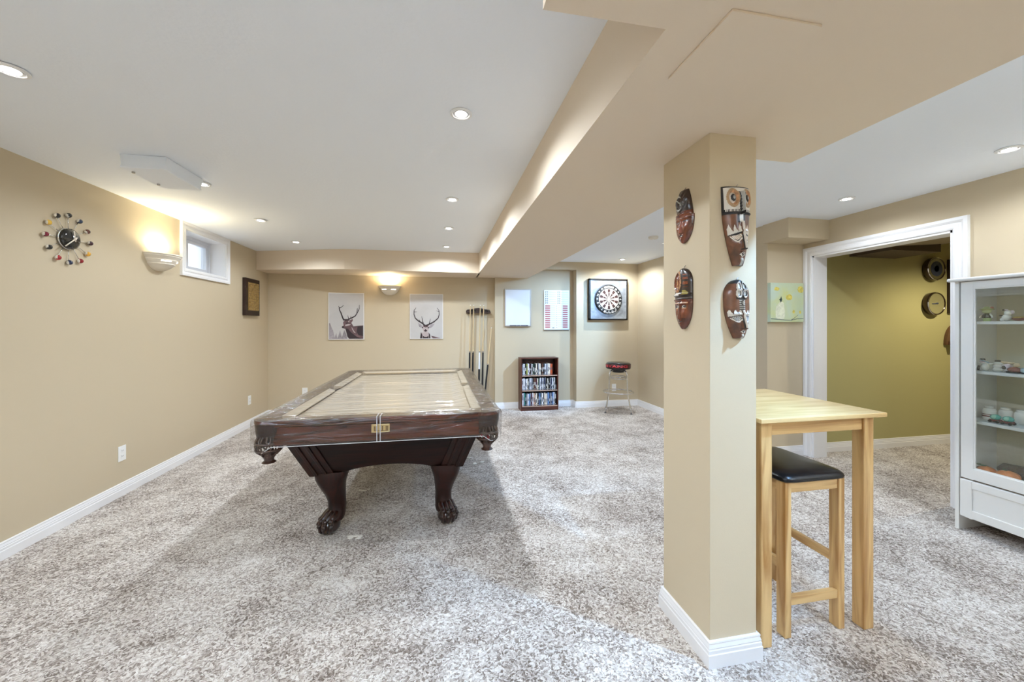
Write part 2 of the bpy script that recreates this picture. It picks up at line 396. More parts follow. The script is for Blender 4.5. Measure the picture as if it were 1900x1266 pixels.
for x, y in ((3.18, .6), (3.18, -.7)):  # unseen right-hand pair, likewise added for light
    downlight(x, y, 'unseen recessed light assumed behind the camera', P_RIGHT * .5, COL_RIGHT, group='recessed lights behind the camera')
tg = downlight(1.78, .68, 'unseen gimbal light added to cool the pillar front', 0, COL_COOL, group='recessed lights behind the camera')
aim(tg, (1.15, 1.31, 1.30), P_COOL * 3.0, 64)  # gimbal fitting is added to throw cool light on the pillar front
for x, y, k in ((1.84, 1.54, .38), (1.84, 2.75, .5)):
    downlight(x, y, 'unseen recessed light added to brighten the recess wall', P_COOL * k, COL_COOL, group='recessed lights hidden by the pillar')
tg = downlight(2.72, 4.22, 'unseen recessed light added to brighten the recess wall', 0, COL_COOL, group='recessed lights hidden by the pillar')
aim(tg, (1.70, 5.95, 1.15), P_COOL * 4.6, 62)  # added lamp out of view, aimed to put cool light on the recess
downlight(5.25, 2.3, 'recessed light in the olive room beyond the opening', 90, (1.0, .90, .66), 2.15, group='recessed lights behind the camera')
# unseen fill uplights added behind the camera to brighten the ceiling
def fill_uplight(x, y):
    t = thing('fill_lamp', 'unseen uplight added behind the camera for fill', 'fill lamp', (x, y, 0), 'added fill uplights')
    MB().lathe([(0, 0), (.14, 0), (.14, .015), (.02, .03), (0, .03)], (x, y, 0), n=32).build('base', BLACK, t, smooth=40)
    MB().tube([(x, y, .02), (x, y, 1.66)], .012, 12).build('pole', BLACK, t, smooth=40)
    MB().lathe([(.02, 1.66), (.10, 1.70), (.16, 1.76), (.155, 1.76), (.095, 1.71), (.015, 1.67)], (x, y, 0), n=32).build('lamp_shade', WHITE, t, smooth=40)
    ld = bpy.data.lights.new('fill_uplight', 'SPOT'); ld.energy = P_FILL; ld.color = COL_FILL; ld.shadow_soft_size = .09; ld.spot_size = math.radians(160); ld.spot_blend = .5
    lo = bpy.data.objects.new('fill_uplight_source', ld); C.objects.link(lo); lo.parent = t; lo.location = (0, 0, 1.78); lo.rotation_euler = (PI, 0, 0)
fill_uplight(-1.2, -1.0); fill_uplight(2.7, -1.0); fill_uplight(-.9, -.2) if False else None
# smoke alarm on the right ceiling
t = thing('smoke_alarm', 'pale round smoke alarm on the ceiling beyond the beam', 'smoke alarm', (2.39, 3.96, 2.325))
MB().lathe([(0, 0), (.055, 0), (.055, -.012), (.048, -.024), (.02, -.028), (0, -.028)], (2.39, 3.96, 2.325), n=28).build('housing', mat('beige plastic', (.72, .68, .60), .5), t, smooth=40)
MB().lathe([(0, -.028), (.008, -.028), (.008, -.031), (0, -.031)], (2.39, 3.96, 2.325), n=12).build('test_button', PLATE, t)
# box hanging under the ceiling
cx0, cx1, cy0, cy1, cz = -1.81, -1.592, 2.60, 2.945, 2.235
t = thing('ceiling_box', 'white boxed cover hanging under the main ceiling beside a recessed light', 'ceiling box', (cx0, cy0, cz))
zt = zc(-1.7)
mb = MB().rings([[(cx0 - .03, cy0 + .03, zt), (cx1 - .01, cy0 + .03, zt), (cx1 - .01, cy1 + .05, zt), (cx0 - .03, cy1 + .05, zt)], [(cx0, cy0, cz + .012), (cx1, cy0, cz + .012), (cx1, cy1, cz + .012), (cx0, cy1, cz + .012)]])
mb.build('housing', CEIL, t)
MB().box(cx0 - .004, cx1 + .004, cy0 - .004, cy1 + .004, cz, cz + .012).build('bottom_panel', CEIL, t, bevel=.002)
for x, y in ((-1.79, 2.66), (-1.785, 2.86)):
    MB().lathe([(0, 0), (.008, 0), (.008, -.01), (0, -.012)], (x, y, cz), n=12).build('screw', mat('satin nickel', (.5, .48, .45), .3, .9), t, smooth=40)
# access panel on the soffit
t = thing('access_panel', 'flush beige access panel under the soffit above the pillar', 'access panel', (.80, .91, ZS - .007))
MB().box(.678, .932, .785, 1.043, ZS - .007, ZS).build('panel', BEAM, t, bevel=.0015)

# ------------------------------------------------------------------ wall sconces
PLASTER = mat('cream plaster', (.80, .74, .64), .6)
GLOW = mat('lit frosted slot', (1, 1, 1), .5, emit=((1, .97, .9), 2.2))
def sconce(name, label, c, facing):
    """c = wall point at the rim centre; facing = 'x' or '-y'"""
    t = thing('wall_sconce', label, 'wall lamp', c, 'stepped plaster uplights')
    if facing == 'x': a0 = -PI / 2
    else: a0 = PI
    prof = [(.165, 0), (.168, -.008), (.160, -.014), (.160, -.020), (.138, -.046), (.140, -.052), (.118, -.080), (.120, -.086), (.094, -.110), (.070, -.128), (.045, -.138), (.012, -.142)]
    inner = [(.006, -.135), (.085, -.105), (.152, -.01), (.158, 0)]
    MB().lathe(prof + inner + [(.165, 0)], c, n=36, a0=a0, a1=a0 + PI).build('bowl', PLASTER, t, smooth=25)
    for s in (-1, 1):
        am = a0 + PI / 2 + s * .55
        MB().lathe([(.1385, -.056), (.1300, -.066)] + [(.126, -.064), (.134, -.054), (.1385, -.056)], c, n=8, a0=am - .28, a1=am + .28).build('light_slot', GLOW, t)
    b = Vector(c) + (Vector((.075, 0, -.03)) if facing == 'x' else Vector((0, -.075, -.03)))
    MB().ball(b, .026).build('bulb', mat('warm bulb', (1, 1, 1), .5, emit=((1, .86, .6), 25)), t, smooth=True)
    ld = bpy.data.lights.new('sconce', 'SPOT'); ld.energy = P_SCONCE * 4; ld.color = COL_SCONCE; ld.shadow_soft_size = .04; ld.spot_size = math.radians(170); ld.spot_blend = .4
    lo = bpy.data.objects.new('sconce_source', ld); C.objects.link(lo); lo.parent = t; lo.location = b - Vector(c) + Vector((0, 0, .035)); lo.rotation_euler = (PI, 0, 0)
    return t
sconce('s', 'stepped plaster wall sconce beside the small basement window', (XL, 3.86, 1.935), 'x')
sconce('s', 'stepped plaster wall sconce on the far wall between two stag prints', (-.738, YF, 1.915), '-y')

# ------------------------------------------------------------------ outlet plates
def outlet(c, facing, label, gang=1):
    t = thing('wall_outlet', label, 'wall outlet', c, 'white wall plates')
    def bx(mb, u0, u1, z0, z1, d0, d1):
        if facing == 'x': mb.box(c[0] + d0, c[0] + d1, c[1] + u0, c[1] + u1, c[2] + z0, c[2] + z1)
        else: mb.box(c[0] + u0, c[0] + u1, c[1] - d1, c[1] - d0, c[2] + z0, c[2] + z1)
        return mb
    bx(MB(), -.036, .036, -.058, .058, 0, .006).build('cover_plate', PLATE, t, bevel=.002)
    for s in (-1, 1):
        f = bx(MB(), -.017, .017, s * .021 - .015, s * .021 + .015, .006, .008).build('socket', PLATE, t, bevel=.003)
        mb = MB(); bx(mb, -.007, -.005, s * .021 - .004, s * .021 + .006, .008, .0084); bx(mb, .005, .007, s * .021 - .004, s * .021 + .006, .008, .0084)
        mb.build('slots', BLACK, f)
outlet((XL, 3.478, .325), 'x', 'white wall outlet on the left wall nearest the camera')
outlet((XL, 5.507, .347), 'x', 'white wall outlet on the left wall close to the far corner')
outlet((-1.93, YF, .345), '-y', 'white wall outlet on the far wall just above the pool table edge')
outlet((2.797, 5.80, .305), '-y', 'white wall outlet seen through the frame of the chrome stool')

# ------------------------------------------------------------------ pool table
TX0, TX1, TY0, TY1 = -.995, .362, 2.262, 4.63
TXC, TYC = (TX0 + TX1) / 2, (TY0 + TY1) / 2
DW = wood('dark mahogany x', '#0c0402', '#240e07', .40, 22, 'x', .15)
DWY = wood('dark mahogany y', '#0c0402', '#240e07', .40, 22, 'y', .15)
DWZ = wood('dark mahogany z', '#100503', '#2a0f07', .36, 20, 'z', .28)
RAILW = wood('red mahogany x', '#1e0904', '#542414', .25, 26, 'x', .5)
RAILWY = wood('red mahogany y', '#1e0904', '#542414', .25, 26, 'y', .5)
FELT = mat('camel felt', (.50, .41, .29), .9, bump=(400, .08), sheen=.3)
LEATHER = mat('dark brown leather', (.045, .018, .010), .3, bump=(120, .15), coat=.3)
GOLD = mat('brass', (.62, .46, .20), .3, .85)
pt = thing('pool_table', 'dark mahogany pool table with claw feet and tan felt wrapped in clear plastic', 'pool table', (TXC, TYC, 0))
# slate with felt
MB().box(TX0 + .14, TX1 - .14, TY0 + .14, TY1 - .14, .715, .760).build('playing_surface', FELT, pt)
# rails : wood tops
rz0, rz1 = .775, .797
cr_ = .115                                     # corner length
for nm, b, mt in (('rail', (TX0 + cr_, TX1 - cr_, TY0 + .01, TY0 + .105), RAILW), ('rail', (TX0 + cr_, TX1 - cr_, TY1 - .105, TY1 - .01), RAILW),
                  ('rail', (TX0 + .01, TX0 + .105, TY0 + cr_, TY1 - cr_), RAILWY), ('rail', (TX1 - .105, TX1 - .01, TY0 + cr_, TY1 - cr_), RAILWY)):
    r = MB().box(*b, rz0, rz1).build(nm, mt, pt, bevel=.006, seg=3)
    horiz = b[1] - b[0] > b[3] - b[2]
    for k in range(1, 8):
        if horiz and k > 3: break
        f = k / 4 if horiz else k / 8
        x = b[0] + (b[1] - b[0]) * (f if horiz else .5); y = b[2] + (b[3] - b[2]) * (.5 if horiz else f)
        MB().lathe([(0, 0), (.006, 0), (.006, .0006), (0, .0006)], (x, y, rz1), n=8).build('sight', mat('pearl', (.8, .78, .7), .3), r)
# cushions, cut at the side pockets, profile slopes down to the nose
def cushion(p, q, inward):
    p, q, w = Vector((*p, 0)), Vector((*q, 0)), Vector((*inward, 0)); t = (q - p).normalized()
    pr = [(0, .762), (.012, .762), (.050, .775), (.055, .783), (.050, .788), (0, .797)]
    a = [Vector((p.x, p.y, z)) + w * d + t * d * .8 for d, z in pr]; b = [Vector((q.x, q.y, z)) + w * d - t * d * .8 for d, z in pr]
    MB().rings([a, b]).build('cushion', FELT, pt)
ci = .105
cushion((TX0 + .15, TY0 + ci), (TX1 - .15, TY0 + ci), (0, 1)); cushion((TX0 + .15, TY1 - ci), (TX1 - .15, TY1 - ci), (0, -1))
for x, w in ((TX0 + ci, (1, 0)), (TX1 - ci, (-1, 0))):
    cushion((x, TY0 + .15), (x, TYC - .06), w); cushion((x, TYC + .06), (x, TY1 - .15), w)
# aprons (blinds) with a moulded profile
AP = [(0, .778), (.014, .776), (.016, .768), (.008, .760), (.008, .700), (.016, .690), (.018, .672), (.010, .664), (-.012, .664), (-.012, .778)]
for nm, pa, mt in (('apron', [(TX1 - .13, TY0 + .02), (TX0 + .115, TY0 + .02)], RAILW), ('apron', [(TX0 + .115, TY1 - .02), (TX1 - .13, TY1 - .02)], RAILW),
                   ('apron', [(TX0 + .02, TY0 + .12), (TX0 + .02, TY1 - .12)], RAILWY), ('apron', [(TX1 - .02, TY1 - .12), (TX1 - .02, TY0 + .12)], RAILWY)):
    P = pa
    mb = MB().sweep([(x, y, 0) for x, y in P], (0, 0, 1), [((a), b) for a, b in AP])
    a = mb.build(nm, mt, pt)
    if nm and P[0][1] == TY0 + .02: front_apron = a
# name plate
pl = MB().box(-.376, -.276, TY0 + .0025, TY0 + .010, .712, .758).build('name_plate', GOLD, pt, bevel=.002)
fr_ = MB(); 
for b in ((-.374, -.278, .714, .717), (-.374, -.278, .753, .756), (-.374, -.371, .714, .756), (-.281, -.278, .714, .756)): fr_.box(b[0], b[1], TY0 + .0012, TY0 + .003, b[2], b[3])
fr_.build('plate_border', mat('bright brass', (.85, .7, .4), .25, .8), pl)
mb = MB()
for x in (-.362, -.352, -.318, -.298, -.290): mb.box(x, x + .006, TY0 + .0015, TY0 + .003, .722, .748)
mb.box(-.362, -.284, TY0 + .0015, TY0 + .003, .720, .723)
mb.build('plate_engraving', mat('dark brass', (.16, .10, .04), .4, .5), pl)
# corner castings and drop pockets
HOLE = mat('dark pocket lining', (.01, .007, .006), .7)
corners = [(TX0, TY0, 1, 1), (TX1, TY0, -1, 1), (TX0, TY1, 1, -1), (TX1, TY1, -1, -1)]
for i, (x, y, sx, sy) in enumerate(corners):
    cx, cy = x + sx * .085, y + sy * .085
    mb = MB(); a0 = math.atan2(-sy, -sx)
    mb.lathe([(.070, .782), (.090, .782), (.090, .799), (.074, .800), (.066, .796)], (cx, cy, 0), n=20, a0=a0 - 1.75, a1=a0 + 1.75)
    mb.build('corner_cap', RAILW, pt, smooth=40)
    mb = MB().lathe([(.066, .792), (.060, .74), (.055, .70)], (cx, cy, 0), n=24, a0=a0 - 2.4, a1=a0 + 2.4)
    mb.build('pocket_lining', HOLE, pt, smooth=True)
    # casting below the cap: two flared ears
    mb = MB().lathe([(.088, .780), (.086, .74), (.078, .70), (.070, .668), (.062, .668), (.068, .70), (.076, .74), (.078, .780)], (cx, cy, 0), n=20, a0=a0 - 1.5, a1=a0 + 1.5)
    mb.build('corner_casting', DWZ, pt, smooth=40)
    # leather pocket: shield, straps, cup
    px, py = x + sx * .075, y + sy * .055
    pk = MB().lathe([(.030, .628), (.034, .600), (.026, .590), (.024, .577), (.036, .566), (.033, .564), (.018, .575), (.020, .592), (.026, .612), (.024, .628)], (px, py, 0), n=20).build('pocket', LEATHER, pt, smooth=50)
    mb = MB()
    for k in range(9):
        a = 2 * PI * k / 9; c_, s_ = math.cos(a), math.sin(a); d = .30
        c2, s2 = math.cos(a + d), math.sin(a + d)
        mb.tube([(px + c_ * .050, py + s_ * .050, .715), (px + c_ * .062, py + s_ * .062, .690), (px + c2 * .066, py + s2 * .066, .660), (px + c2 * .060, py + s2 * .060, .632), (px + c_ * .040, py + s_ * .040, .612), (px + c_ * .026, py + s_ * .026, .604)], .0050, 6)
        mb.tube([(px + c2 * .050, py + s2 * .050, .715), (px + c2 * .062, py + s2 * .062, .690), (px + c_ * .066, py + s_ * .066, .660), (px + c_ * .058, py + s_ * .058, .632)], .0042, 6)
    for z, r in ((.676, .066), (.640, .064)):
        mb.tube([(px + math.cos(2 * PI * k / 24) * r, py + math.sin(2 * PI * k / 24) * r, z) for k in range(25)], .006, 6)
    mb.build('pocket_net', LEATHER, pk, smooth=True)
for sx, x in ((1, TX0), (-1, TX1)):
    MB().lathe([(.060, .79), (.056, .74), (.05, .66), (.035, .60), (.0, .59)], (x + sx * .06, TYC, 0), n=20).build('side_pocket', LEATHER, pt, smooth=True)
# tapered body
def panel(name, A, B, zt, zb, arch, m, th):
    """A,B top corners; a,b bottom corners as (x,y) pairs: A=((xt,yt),(xb,yb))"""
    (ta, ba), (tb, bb) = A, B
    def P(u, v):      # u along, v 0 top ->1 bottom
        t = Vector((*ta, zt)).lerp(Vector((*tb, zt)), u); b = Vector((*ba, zb)).lerp(Vector((*bb, zb)), u); return t.lerp(b, v)
    out = [(0, 0), (1, 0), (1, 1), (.81, 1), (.80, .96)]
    n = 14
    out += [(.79 - .58 * k / n, 1 - .02 - arch * math.sin(PI * k / n) ** .7) for k in range(n + 1)]
    out += [(.20, .96), (.19, 1), (0, 1)]
    pts = [P(u, v) for u, v in out]; nrm = (P(1, 0) - P(0, 0)).cross(P(0, 1) - P(0, 0)).normalized()
    return MB().prism(pts, nrm * th).build(name, m, pt, bevel=.003)
hx_t, hx_b, yt, yb = .560, .468, TY0 + .135, TY0 + .30
yt2, yb2 = TY1 - .135, TY1 - .30
zt_, zb_ = .664, .385
panel('end_panel', ((TXC - hx_t, yt), (TXC - hx_b, yb)), ((TXC + hx_t, yt), (TXC + hx_b, yb)), zt_, zb_, .16, DW, .02)
panel('end_panel', ((TXC + hx_t, yt2), (TXC + hx_b, yb2)), ((TXC - hx_t, yt2), (TXC - hx_b, yb2)), zt_, zb_, .16, DW, .02)
panel('side_panel', ((TXC - hx_t, yt2), (TXC - hx_b, yb2)), ((TXC - hx_t, yt), (TXC - hx_b, yb)), zt_, zb_, .12, DWY, .02)
panel('side_panel', ((TXC + hx_t, yt), (TXC + hx_b, yb)), ((TXC + hx_t, yt2), (TXC + hx_b, yb2)), zt_, zb_, .12, DWY, .02)
MB().box(TX0 + .06, TX1 - .06, TY0 + .06, TY1 - .06, .664, .715).build('slate_frame', DW, pt)
for sx in (-1, 1):
    for (a, b) in ((yt, yb), (yt2, yb2)):
        s = 1 if a < b else -1
        mb = MB()
        for wid, dep, u0 in ((.150, .010, -.006), (.022, .018, .03), (.022, .018, .085)):
            def pr(z, f, off, d): return (TXC + sx * ((hx_t + (hx_b - hx_t) * f) - off), a + (b - a) * f - s * d, z)
            q0 = [pr(zt_, 0, u0, dep), pr(zt_, 0, u0 + wid, dep), pr(zt_, 0, u0 + wid, -.01), pr(zt_, 0, u0, -.01)]
            q1 = [pr(zb_ - .006, 1.02, u0, dep), pr(zb_ - .006, 1.02, u0 + wid, dep), pr(zb_ - .006, 1.02, u0 + wid, -.01), pr(zb_ - .006, 1.02, u0, -.01)]
            mb.rings([q0, q1])
        mb.build('corner_post', DWZ, pt, bevel=.003)
# legs
def claw_leg(ax, ay, dx, dy):
    """ankle position, outward direction"""
    d = Vector((dx, dy, 0)); mb = MB()
    sec = [(.400, .028, .098, .094, 3.4), (.378, .030, .100, .096, 3.2), (.350, .038, .094, .090, 2.6), (.318, .036, .084, .082, 2.3), (.280, .026, .074, .074, 2.1), (.235, .010, .063, .064, 2), (.190, -.002, .055, .056, 2),
           (.150, -.006, .055, .056, 2), (.120, .0, .056, .060, 2), (.095, .012, .062, .066, 2), (.075, .02, .060, .062, 2)]
    R = []
    for z, o, rx, ry, e in sec:
        ring = []
        for k in range(24):
            a = 2 * PI * k / 24; c_, s_ = math.cos(a), math.sin(a); p = 2 / e
            ring.append(Vector((ax + dx * o + rx * abs(c_) ** p * (1 if c_ > 0 else -1), ay + dy * o + ry * abs(s_) ** p * (1 if s_ > 0 else -1), z)))
        R.append(ring)
    mb.rings(R)
    leg = mb.build('leg', DWZ, pt, smooth=50)
    # claw-and-ball foot
    bc = Vector((ax, ay, .052)) + d * .055
    FOOT = wood('glossy mahogany foot', '#0e0402', '#2c1008', .3, 24, 'z', .9)
    mb = MB().ball(bc, .062, 24, 16, (1.05, 1.05, .82)); mb.build('ball', FOOT, leg, smooth=True)
    mb = MB(); w = Vector((-dy, dx, 0))
    for s in (-.95, -.32, .32, .95):
        o = d * math.cos(s) + w * math.sin(s)
        p = [Vector((ax, ay, .135)) + o * .018, Vector((ax, ay, .115)) + d * .012 + o * .046, bc + o * .050 + Vector((0, 0, .036)), bc + o * .062 + Vector((0, 0, .008)), bc + o * .058 + Vector((0, 0, -.026)), bc + o * .044 + Vector((0, 0, -.044))]
        mb.tube(p, [.022, .020, .0165, .0145, .012, .006], 10)
        for kx in (2, 3): mb.ball(p[kx] + o * .002, (.0175 if kx == 2 else .0155), 10, 8)
    p = [Vector((ax, ay, .12)) - d * .02, Vector((ax, ay, .06)) - d * .015, bc - d * .045 + Vector((0, 0, -.03))]
    mb.tube(p, [.034, .030, .012], 10)
    mb.build('claw', FOOT, leg, smooth=True)
s45 = .7071
claw_leg(-.655, 2.655, -.55, -.83); claw_leg(.030, 2.655, .42, -.90); claw_leg(-.655, TY0 + TY1 - 2.655, -.55, .83); claw_leg(.030, TY0 + TY1 - 2.655, .55, .83)
# plastic wrap
FILM = clear_mat('clear plastic film', (.97, .975, .98), .05, .07, bump=(5, .22, (1.0, 3.2, 3.0)))
FILMR = clear_mat('hazed plastic film over rail', (.95, .955, .97), .20, .14, bump=(9, .9, (1.0, 1.6, 3.0)))  # extra gloss puts a reflected haze into the film over the rails
FILMS = clear_mat('clear plastic film skirt', (.95, .95, .955), .02, .10, bump=(3.5, .9, (.8, .8, 4.0)))
def film_top():
    mb = MB(); nx, ny = 70, 230; V = []; rf = random.Random(3)
    folds = [(TY0 + .30 + 1.75 * rf.random() ** 1.3, rf.uniform(-.05, .05), rf.uniform(TX0 + .2, TX1 - .3), rf.uniform(.15, .5), rf.uniform(.0025, .006)) for _ in range(15)]
    for j in range(ny + 1):
        row = []
        for i in range(nx + 1):
            u, v = i / nx, j / ny; x = TX0 - .003 + (TX1 - TX0 + .006) * u; y = TY0 - .003 + (TY1 - TY0 + .006) * v
            dx = min(x - TX0, TX1 - x); dy = min(y - TY0, TY1 - y); de = min(dx, dy)
            z = .8045 if de < .165 else .8045 - .020 * min(1, (de - .165) / .10)
            am = .0010 if de < .13 else .0014
            z += am * (noise.noise(Vector((x * 2.0, y * 13, 3))) + .6 * noise.noise(Vector((x * 5 + y * 3, y * 21, 9))))
            if de > .16:
                for fy, sl, fx, fw, fa in folds:
                    q = (y - fy - sl * (x - fx)) / .011
                    if abs(q) < 3 and abs(x - fx) < fw * 1.8: z += fa * math.exp(-q * q) * math.exp(-((x - fx) / fw) ** 2)
            # rounded corners
            r = .07
            qx, qy = dx, dy
            if qx < r and qy < r:
                l = math.hypot(r - qx, r - qy)
                if l > 1e-6:
                    m_ = max(r - qx, r - qy); k = m_ / l
                    ox, oy = (r - qx) * (1 - k), (r - qy) * (1 - k)
                    x += ox * (1 if x < TXC else -1); y += oy * (1 if y < TYC else -1)
            row.append(mb.bm.verts.new((x, y, z)))
        V.append(row)
    for j in range(ny):
        for i in range(nx):
            f = mb._f([V[j][i], V[j][i + 1], V[j + 1][i + 1], V[j + 1][i]]); c = f.calc_center_median()
            f.material_index = 1 if min(c.x - TX0, TX1 - c.x, c.y - TY0, TY1 - c.y) < .108 else 0
    return mb.build('plastic_film', [FILM, FILMR], pt, smooth=True)
ft = film_top()
def perimeter(off, n_side, r=.07):
    P = []
    def arc(cx, cy, a):
        for k in range(9):
            t = a + PI / 2 * k / 8; P.append((cx + (r + off) * math.cos(t), cy + (r + off) * math.sin(t)))
    def line(p, q, n):
        for k in range(1, n): P.append((p[0] + (q[0] - p[0]) * k / n, p[1] + (q[1] - p[1]) * k / n))
    arc(TX0 + r, TY0 + r, PI); line(P[-1], (TX1 - r, TY0 - off), n_side)
    arc(TX1 - r, TY0 + r, 1.5 * PI); line(P[-1], (TX1 + off, TY1 - r), n_side * 2)
    arc(TX1 - r, TY1 - r, 0); line(P[-1], (TX0 + r, TY1 + off), n_side)
    arc(TX0 + r, TY1 - r, PI / 2); line(P[-1], (TX0 - off, TY0 + r), n_side * 2)
    return P
def film_skirt():
    mb = MB(); lv = [(.8045, .003), (.795, .007), (.775, .009), (.750, .008), (.725, .009), (.700, .009), (.680, .009), (.664, .008)]
    R = []
    for z, o in lv:
        base_ = perimeter(o, 34); ring = []
        for k, (x, y) in enumerate(base_):
            n_ = Vector((x - TXC, y - TYC, 0)); n_ = Vector((n_.x / (TX1 - TX0), n_.y / (TY1 - TY0), 0)).normalized()
            w = .006 * noise.noise(Vector((x * 7, y * 7, z * 12))) * (1 if z < .79 else .2)
            corner = min(abs(x - TX0), abs(x - TX1)) < .10 and min(abs(y - TY0), abs(y - TY1)) < .10
            dz = -.028 if corner and z < .70 else 0
            ring.append(Vector((x, y, z + dz)) + n_ * (w + (.010 if corner else 0)))
        R.append(ring)
    mb.rings(R, cap=False)
    mb.build('film_skirt', FILMS, pt, smooth=True)
    hem = MB().tube([p + Vector((0, 0, -.001)) for p in R[-1][8:44]], .0022, 6)
    hem.build('film_hem', mat('milky plastic edge', (.62, .63, .66), .15, coat=1), ft, smooth=True)
film_skirt()
mb = MB()
for x in (-.344, -.326): mb.box(x - .0022, x + .0022, TY0 - .0105, TY0 - .0095, .664, .806).box(x - .0022, x + .0022, TY0 - .0105, TY0 + .07, .806, .8066)
mb.build('film_tape', mat('clear tape edge', (.55, .56, .60), .2), ft)
# balls in the near right pocket
RED = mat('red ball', (.35, .008, .012), .08, coat=1)
for k, (x, y, z) in enumerate(((TX1 - .099, TY0 + .046, .668), (TX1 - .051, TY0 + .064, .668), (TX1 - .075, TY0 + .055, .6295))):
    o = MB().ball((x, y, z), .0225, 20, 14).build('billiard_ball', RED, None, smooth=True)
    tag(o, ['red ball in the near right table pocket, upper left of three', 'red ball in the near right table pocket, upper right of three', 'red ball in the near right table pocket, lowest of three'][k], 'ball', 'balls in the near right pocket')

# ------------------------------------------------------------------ bar table + stools
def pine(name, axis): return wood(name, '#9a6e38', '#d2b07a', .42, 20, axis, .15)
PX, PY, PZ = pine('pine x', 'x'), pine('pine y', 'y'), pine('pine z', 'z')
PT = wood('pale pine top', '#c4a268', '#dcc08c', .38, 18, 'x', .3)
bt = thing('bar_table', 'square tall pine bar table standing behind the pillar', 'table', (1.57, 1.63, 0))
bx0, bx1, by0, by1 = 1.258, 1.887, 1.305, 1.935
MB().box(bx0, bx1, by0, by1, .926, .945).build('tabletop', PT, bt, bevel=.003)
lg = .052
for x in (1.288, 1.857 - lg):
    for y in (1.336, 1.905 - lg):
        MB().box(x, x + lg, y, y + lg, 0, .926).build('leg', PZ, bt, bevel=.004)
MB().box(1.288 + lg, 1.857 - lg, 1.345, 1.365, .866, .926).build('apron', PX, bt, bevel=.002)
MB().box(1.288 + lg, 1.857 - lg, 1.875, 1.895, .866, .926).build('apron', PX, bt, bevel=.002)
MB().box(1.297, 1.317, 1.336 + lg, 1.905 - lg, .866, .926).build('apron', PY, bt, bevel=.002)
MB().box(1.828, 1.848, 1.336 + lg, 1.905 - lg, .866, .926).build('apron', PY, bt, bevel=.002)
ST = mat('black faux leather', (.006, .006, .007), .24, bump=(260, .10), coat=.0, spec=.35)
def pine_stool(x0, y0, label):
    w, dp = .305, .36
    t = thing('counter_stool', label, 'bar stool', (x0 + w / 2, y0 + dp / 2, 0))
    lx, ly = .031, .045
    for x in (x0, x0 + w - lx):
        for y in (y0, y0 + dp - ly): MB().box(x, x + lx, y, y + ly, 0, .655).build('leg', PZ, t, bevel=.003)
    MB().box(x0 + lx, x0 + w - lx, y0 + .006, y0 + .024, .610, .655).build('seat_rail', PX, t, bevel=.002)
    MB().box(x0 + lx, x0 + w - lx, y0 + dp - .024, y0 + dp - .006, .610, .655).build('seat_rail', PX, t, bevel=.002)
    MB().box(x0 + .006, x0 + .024, y0 + ly, y0 + dp - ly, .610, .655).build('seat_rail', PY, t, bevel=.002)
    MB().box(x0 + w - .024, x0 + w - .006, y0 + ly, y0 + dp - ly, .610, .655).build('seat_rail', PY, t, bevel=.002)
    MB().box(x0 + lx, x0 + w - lx, y0 + .006, y0 + .028, .132, .168).build('stretcher', PX, t, bevel=.002)
    MB().box(x0 + lx, x0 + w - lx, y0 + dp - .028, y0 + dp - .006, .132, .168).build('stretcher', PX, t, bevel=.002)
    MB().box(x0 + .006, x0 + .026, y0 + ly, y0 + dp - ly, .275, .312).build('stretcher', PY, t, bevel=.002)
    MB().box(x0 + w - .026, x0 + w - .006, y0 + ly, y0 + dp - ly, .275, .312).build('stretcher', PY, t, bevel=.002)
    # padded seat: superellipse pillow
    cx, cy = x0 + w / 2, y0 + dp / 2; mb = MB(); R = []
    for z, f in ((.656, .97), (.660, 1.0), (.668, 1.005), (.676, .985), (.684, .93), (.690, .83), (.694, .66), (.697, .42), (.698, .15), (.698, .01)):
        R.append([(cx + (w / 2 + .012) * f * abs(math.cos(a)) ** (2 / 9) * (1 if math.cos(a) > 0 else -1), cy + (dp / 2 + .012) * f * abs(math.sin(a)) ** (2 / 9) * (1 if math.sin(a) > 0 else -1), z) for a in (2 * PI * (k + .5) / 48 for k in range(48))])
    mb.rings(R).build('seat', ST, t, smooth=True)
    return t
pine_stool(1.428, 1.360, 'pine counter stool with black padded seat pushed under the tall pine table')

# ------------------------------------------------------------------ chrome swivel stool
sx_, sy_ = 2.700, 5.45
cs = thing('swivel_stool', 'chrome swivel bar stool with black and red padded seat below the dartboard', 'bar stool', (sx_, sy_, 0))
VB = mat('black vinyl', (.012, .012, .014), .18, coat=.6); VR = mat('red lettering', (.80, .06, .08), .35)
MB().lathe([(0, .655), (.176, .655), (.184, .662), (.184, .672)], (sx_, sy_, 0), n=48).build('seat_base', BLACK, cs, smooth=40)
MB().lathe([(.180, .672), (.186, .676), (.186, .722), (.182, .730)], (sx_, sy_, 0), n=48).build('seat_band', mat('dark red band', (.055, .005, .007), .3), cs, smooth=40)
st = MB().lathe([(.182, .730), (.176, .744), (.15, .755), (.09, .761), (0, .762)], (sx_, sy_, 0), n=48).build('seat', VB, cs, smooth=True)
def band(u, v, w):
    a = -2.65 + u / .187
    return (sx_ + (.1868 + w) * math.cos(a), sy_ + (.1868 + w) * math.sin(a), .699 + v)
text_mb('MUSTANG', .047, lambda u, v, w: band(u * 2.42, v, w), .0006, .0004).build('band_lettering', VR, cs)
for z, r in ((.530, .115), (.505, .120)):
    MB().tube([(sx_ + r * math.cos(2 * PI * k / 40), sy_ + r * math.sin(2 * PI * k / 40), z) for k in range(41)], .007, 8).build('brace_ring', CHROME, cs, smooth=True)
MB().tube([(sx_ + .222 * math.cos(2 * PI * k / 56), sy_ + .222 * math.sin(2 * PI * k / 56), .300) for k in range(57)], .010, 8).build('foot_ring', CHROME, cs, smooth=True)
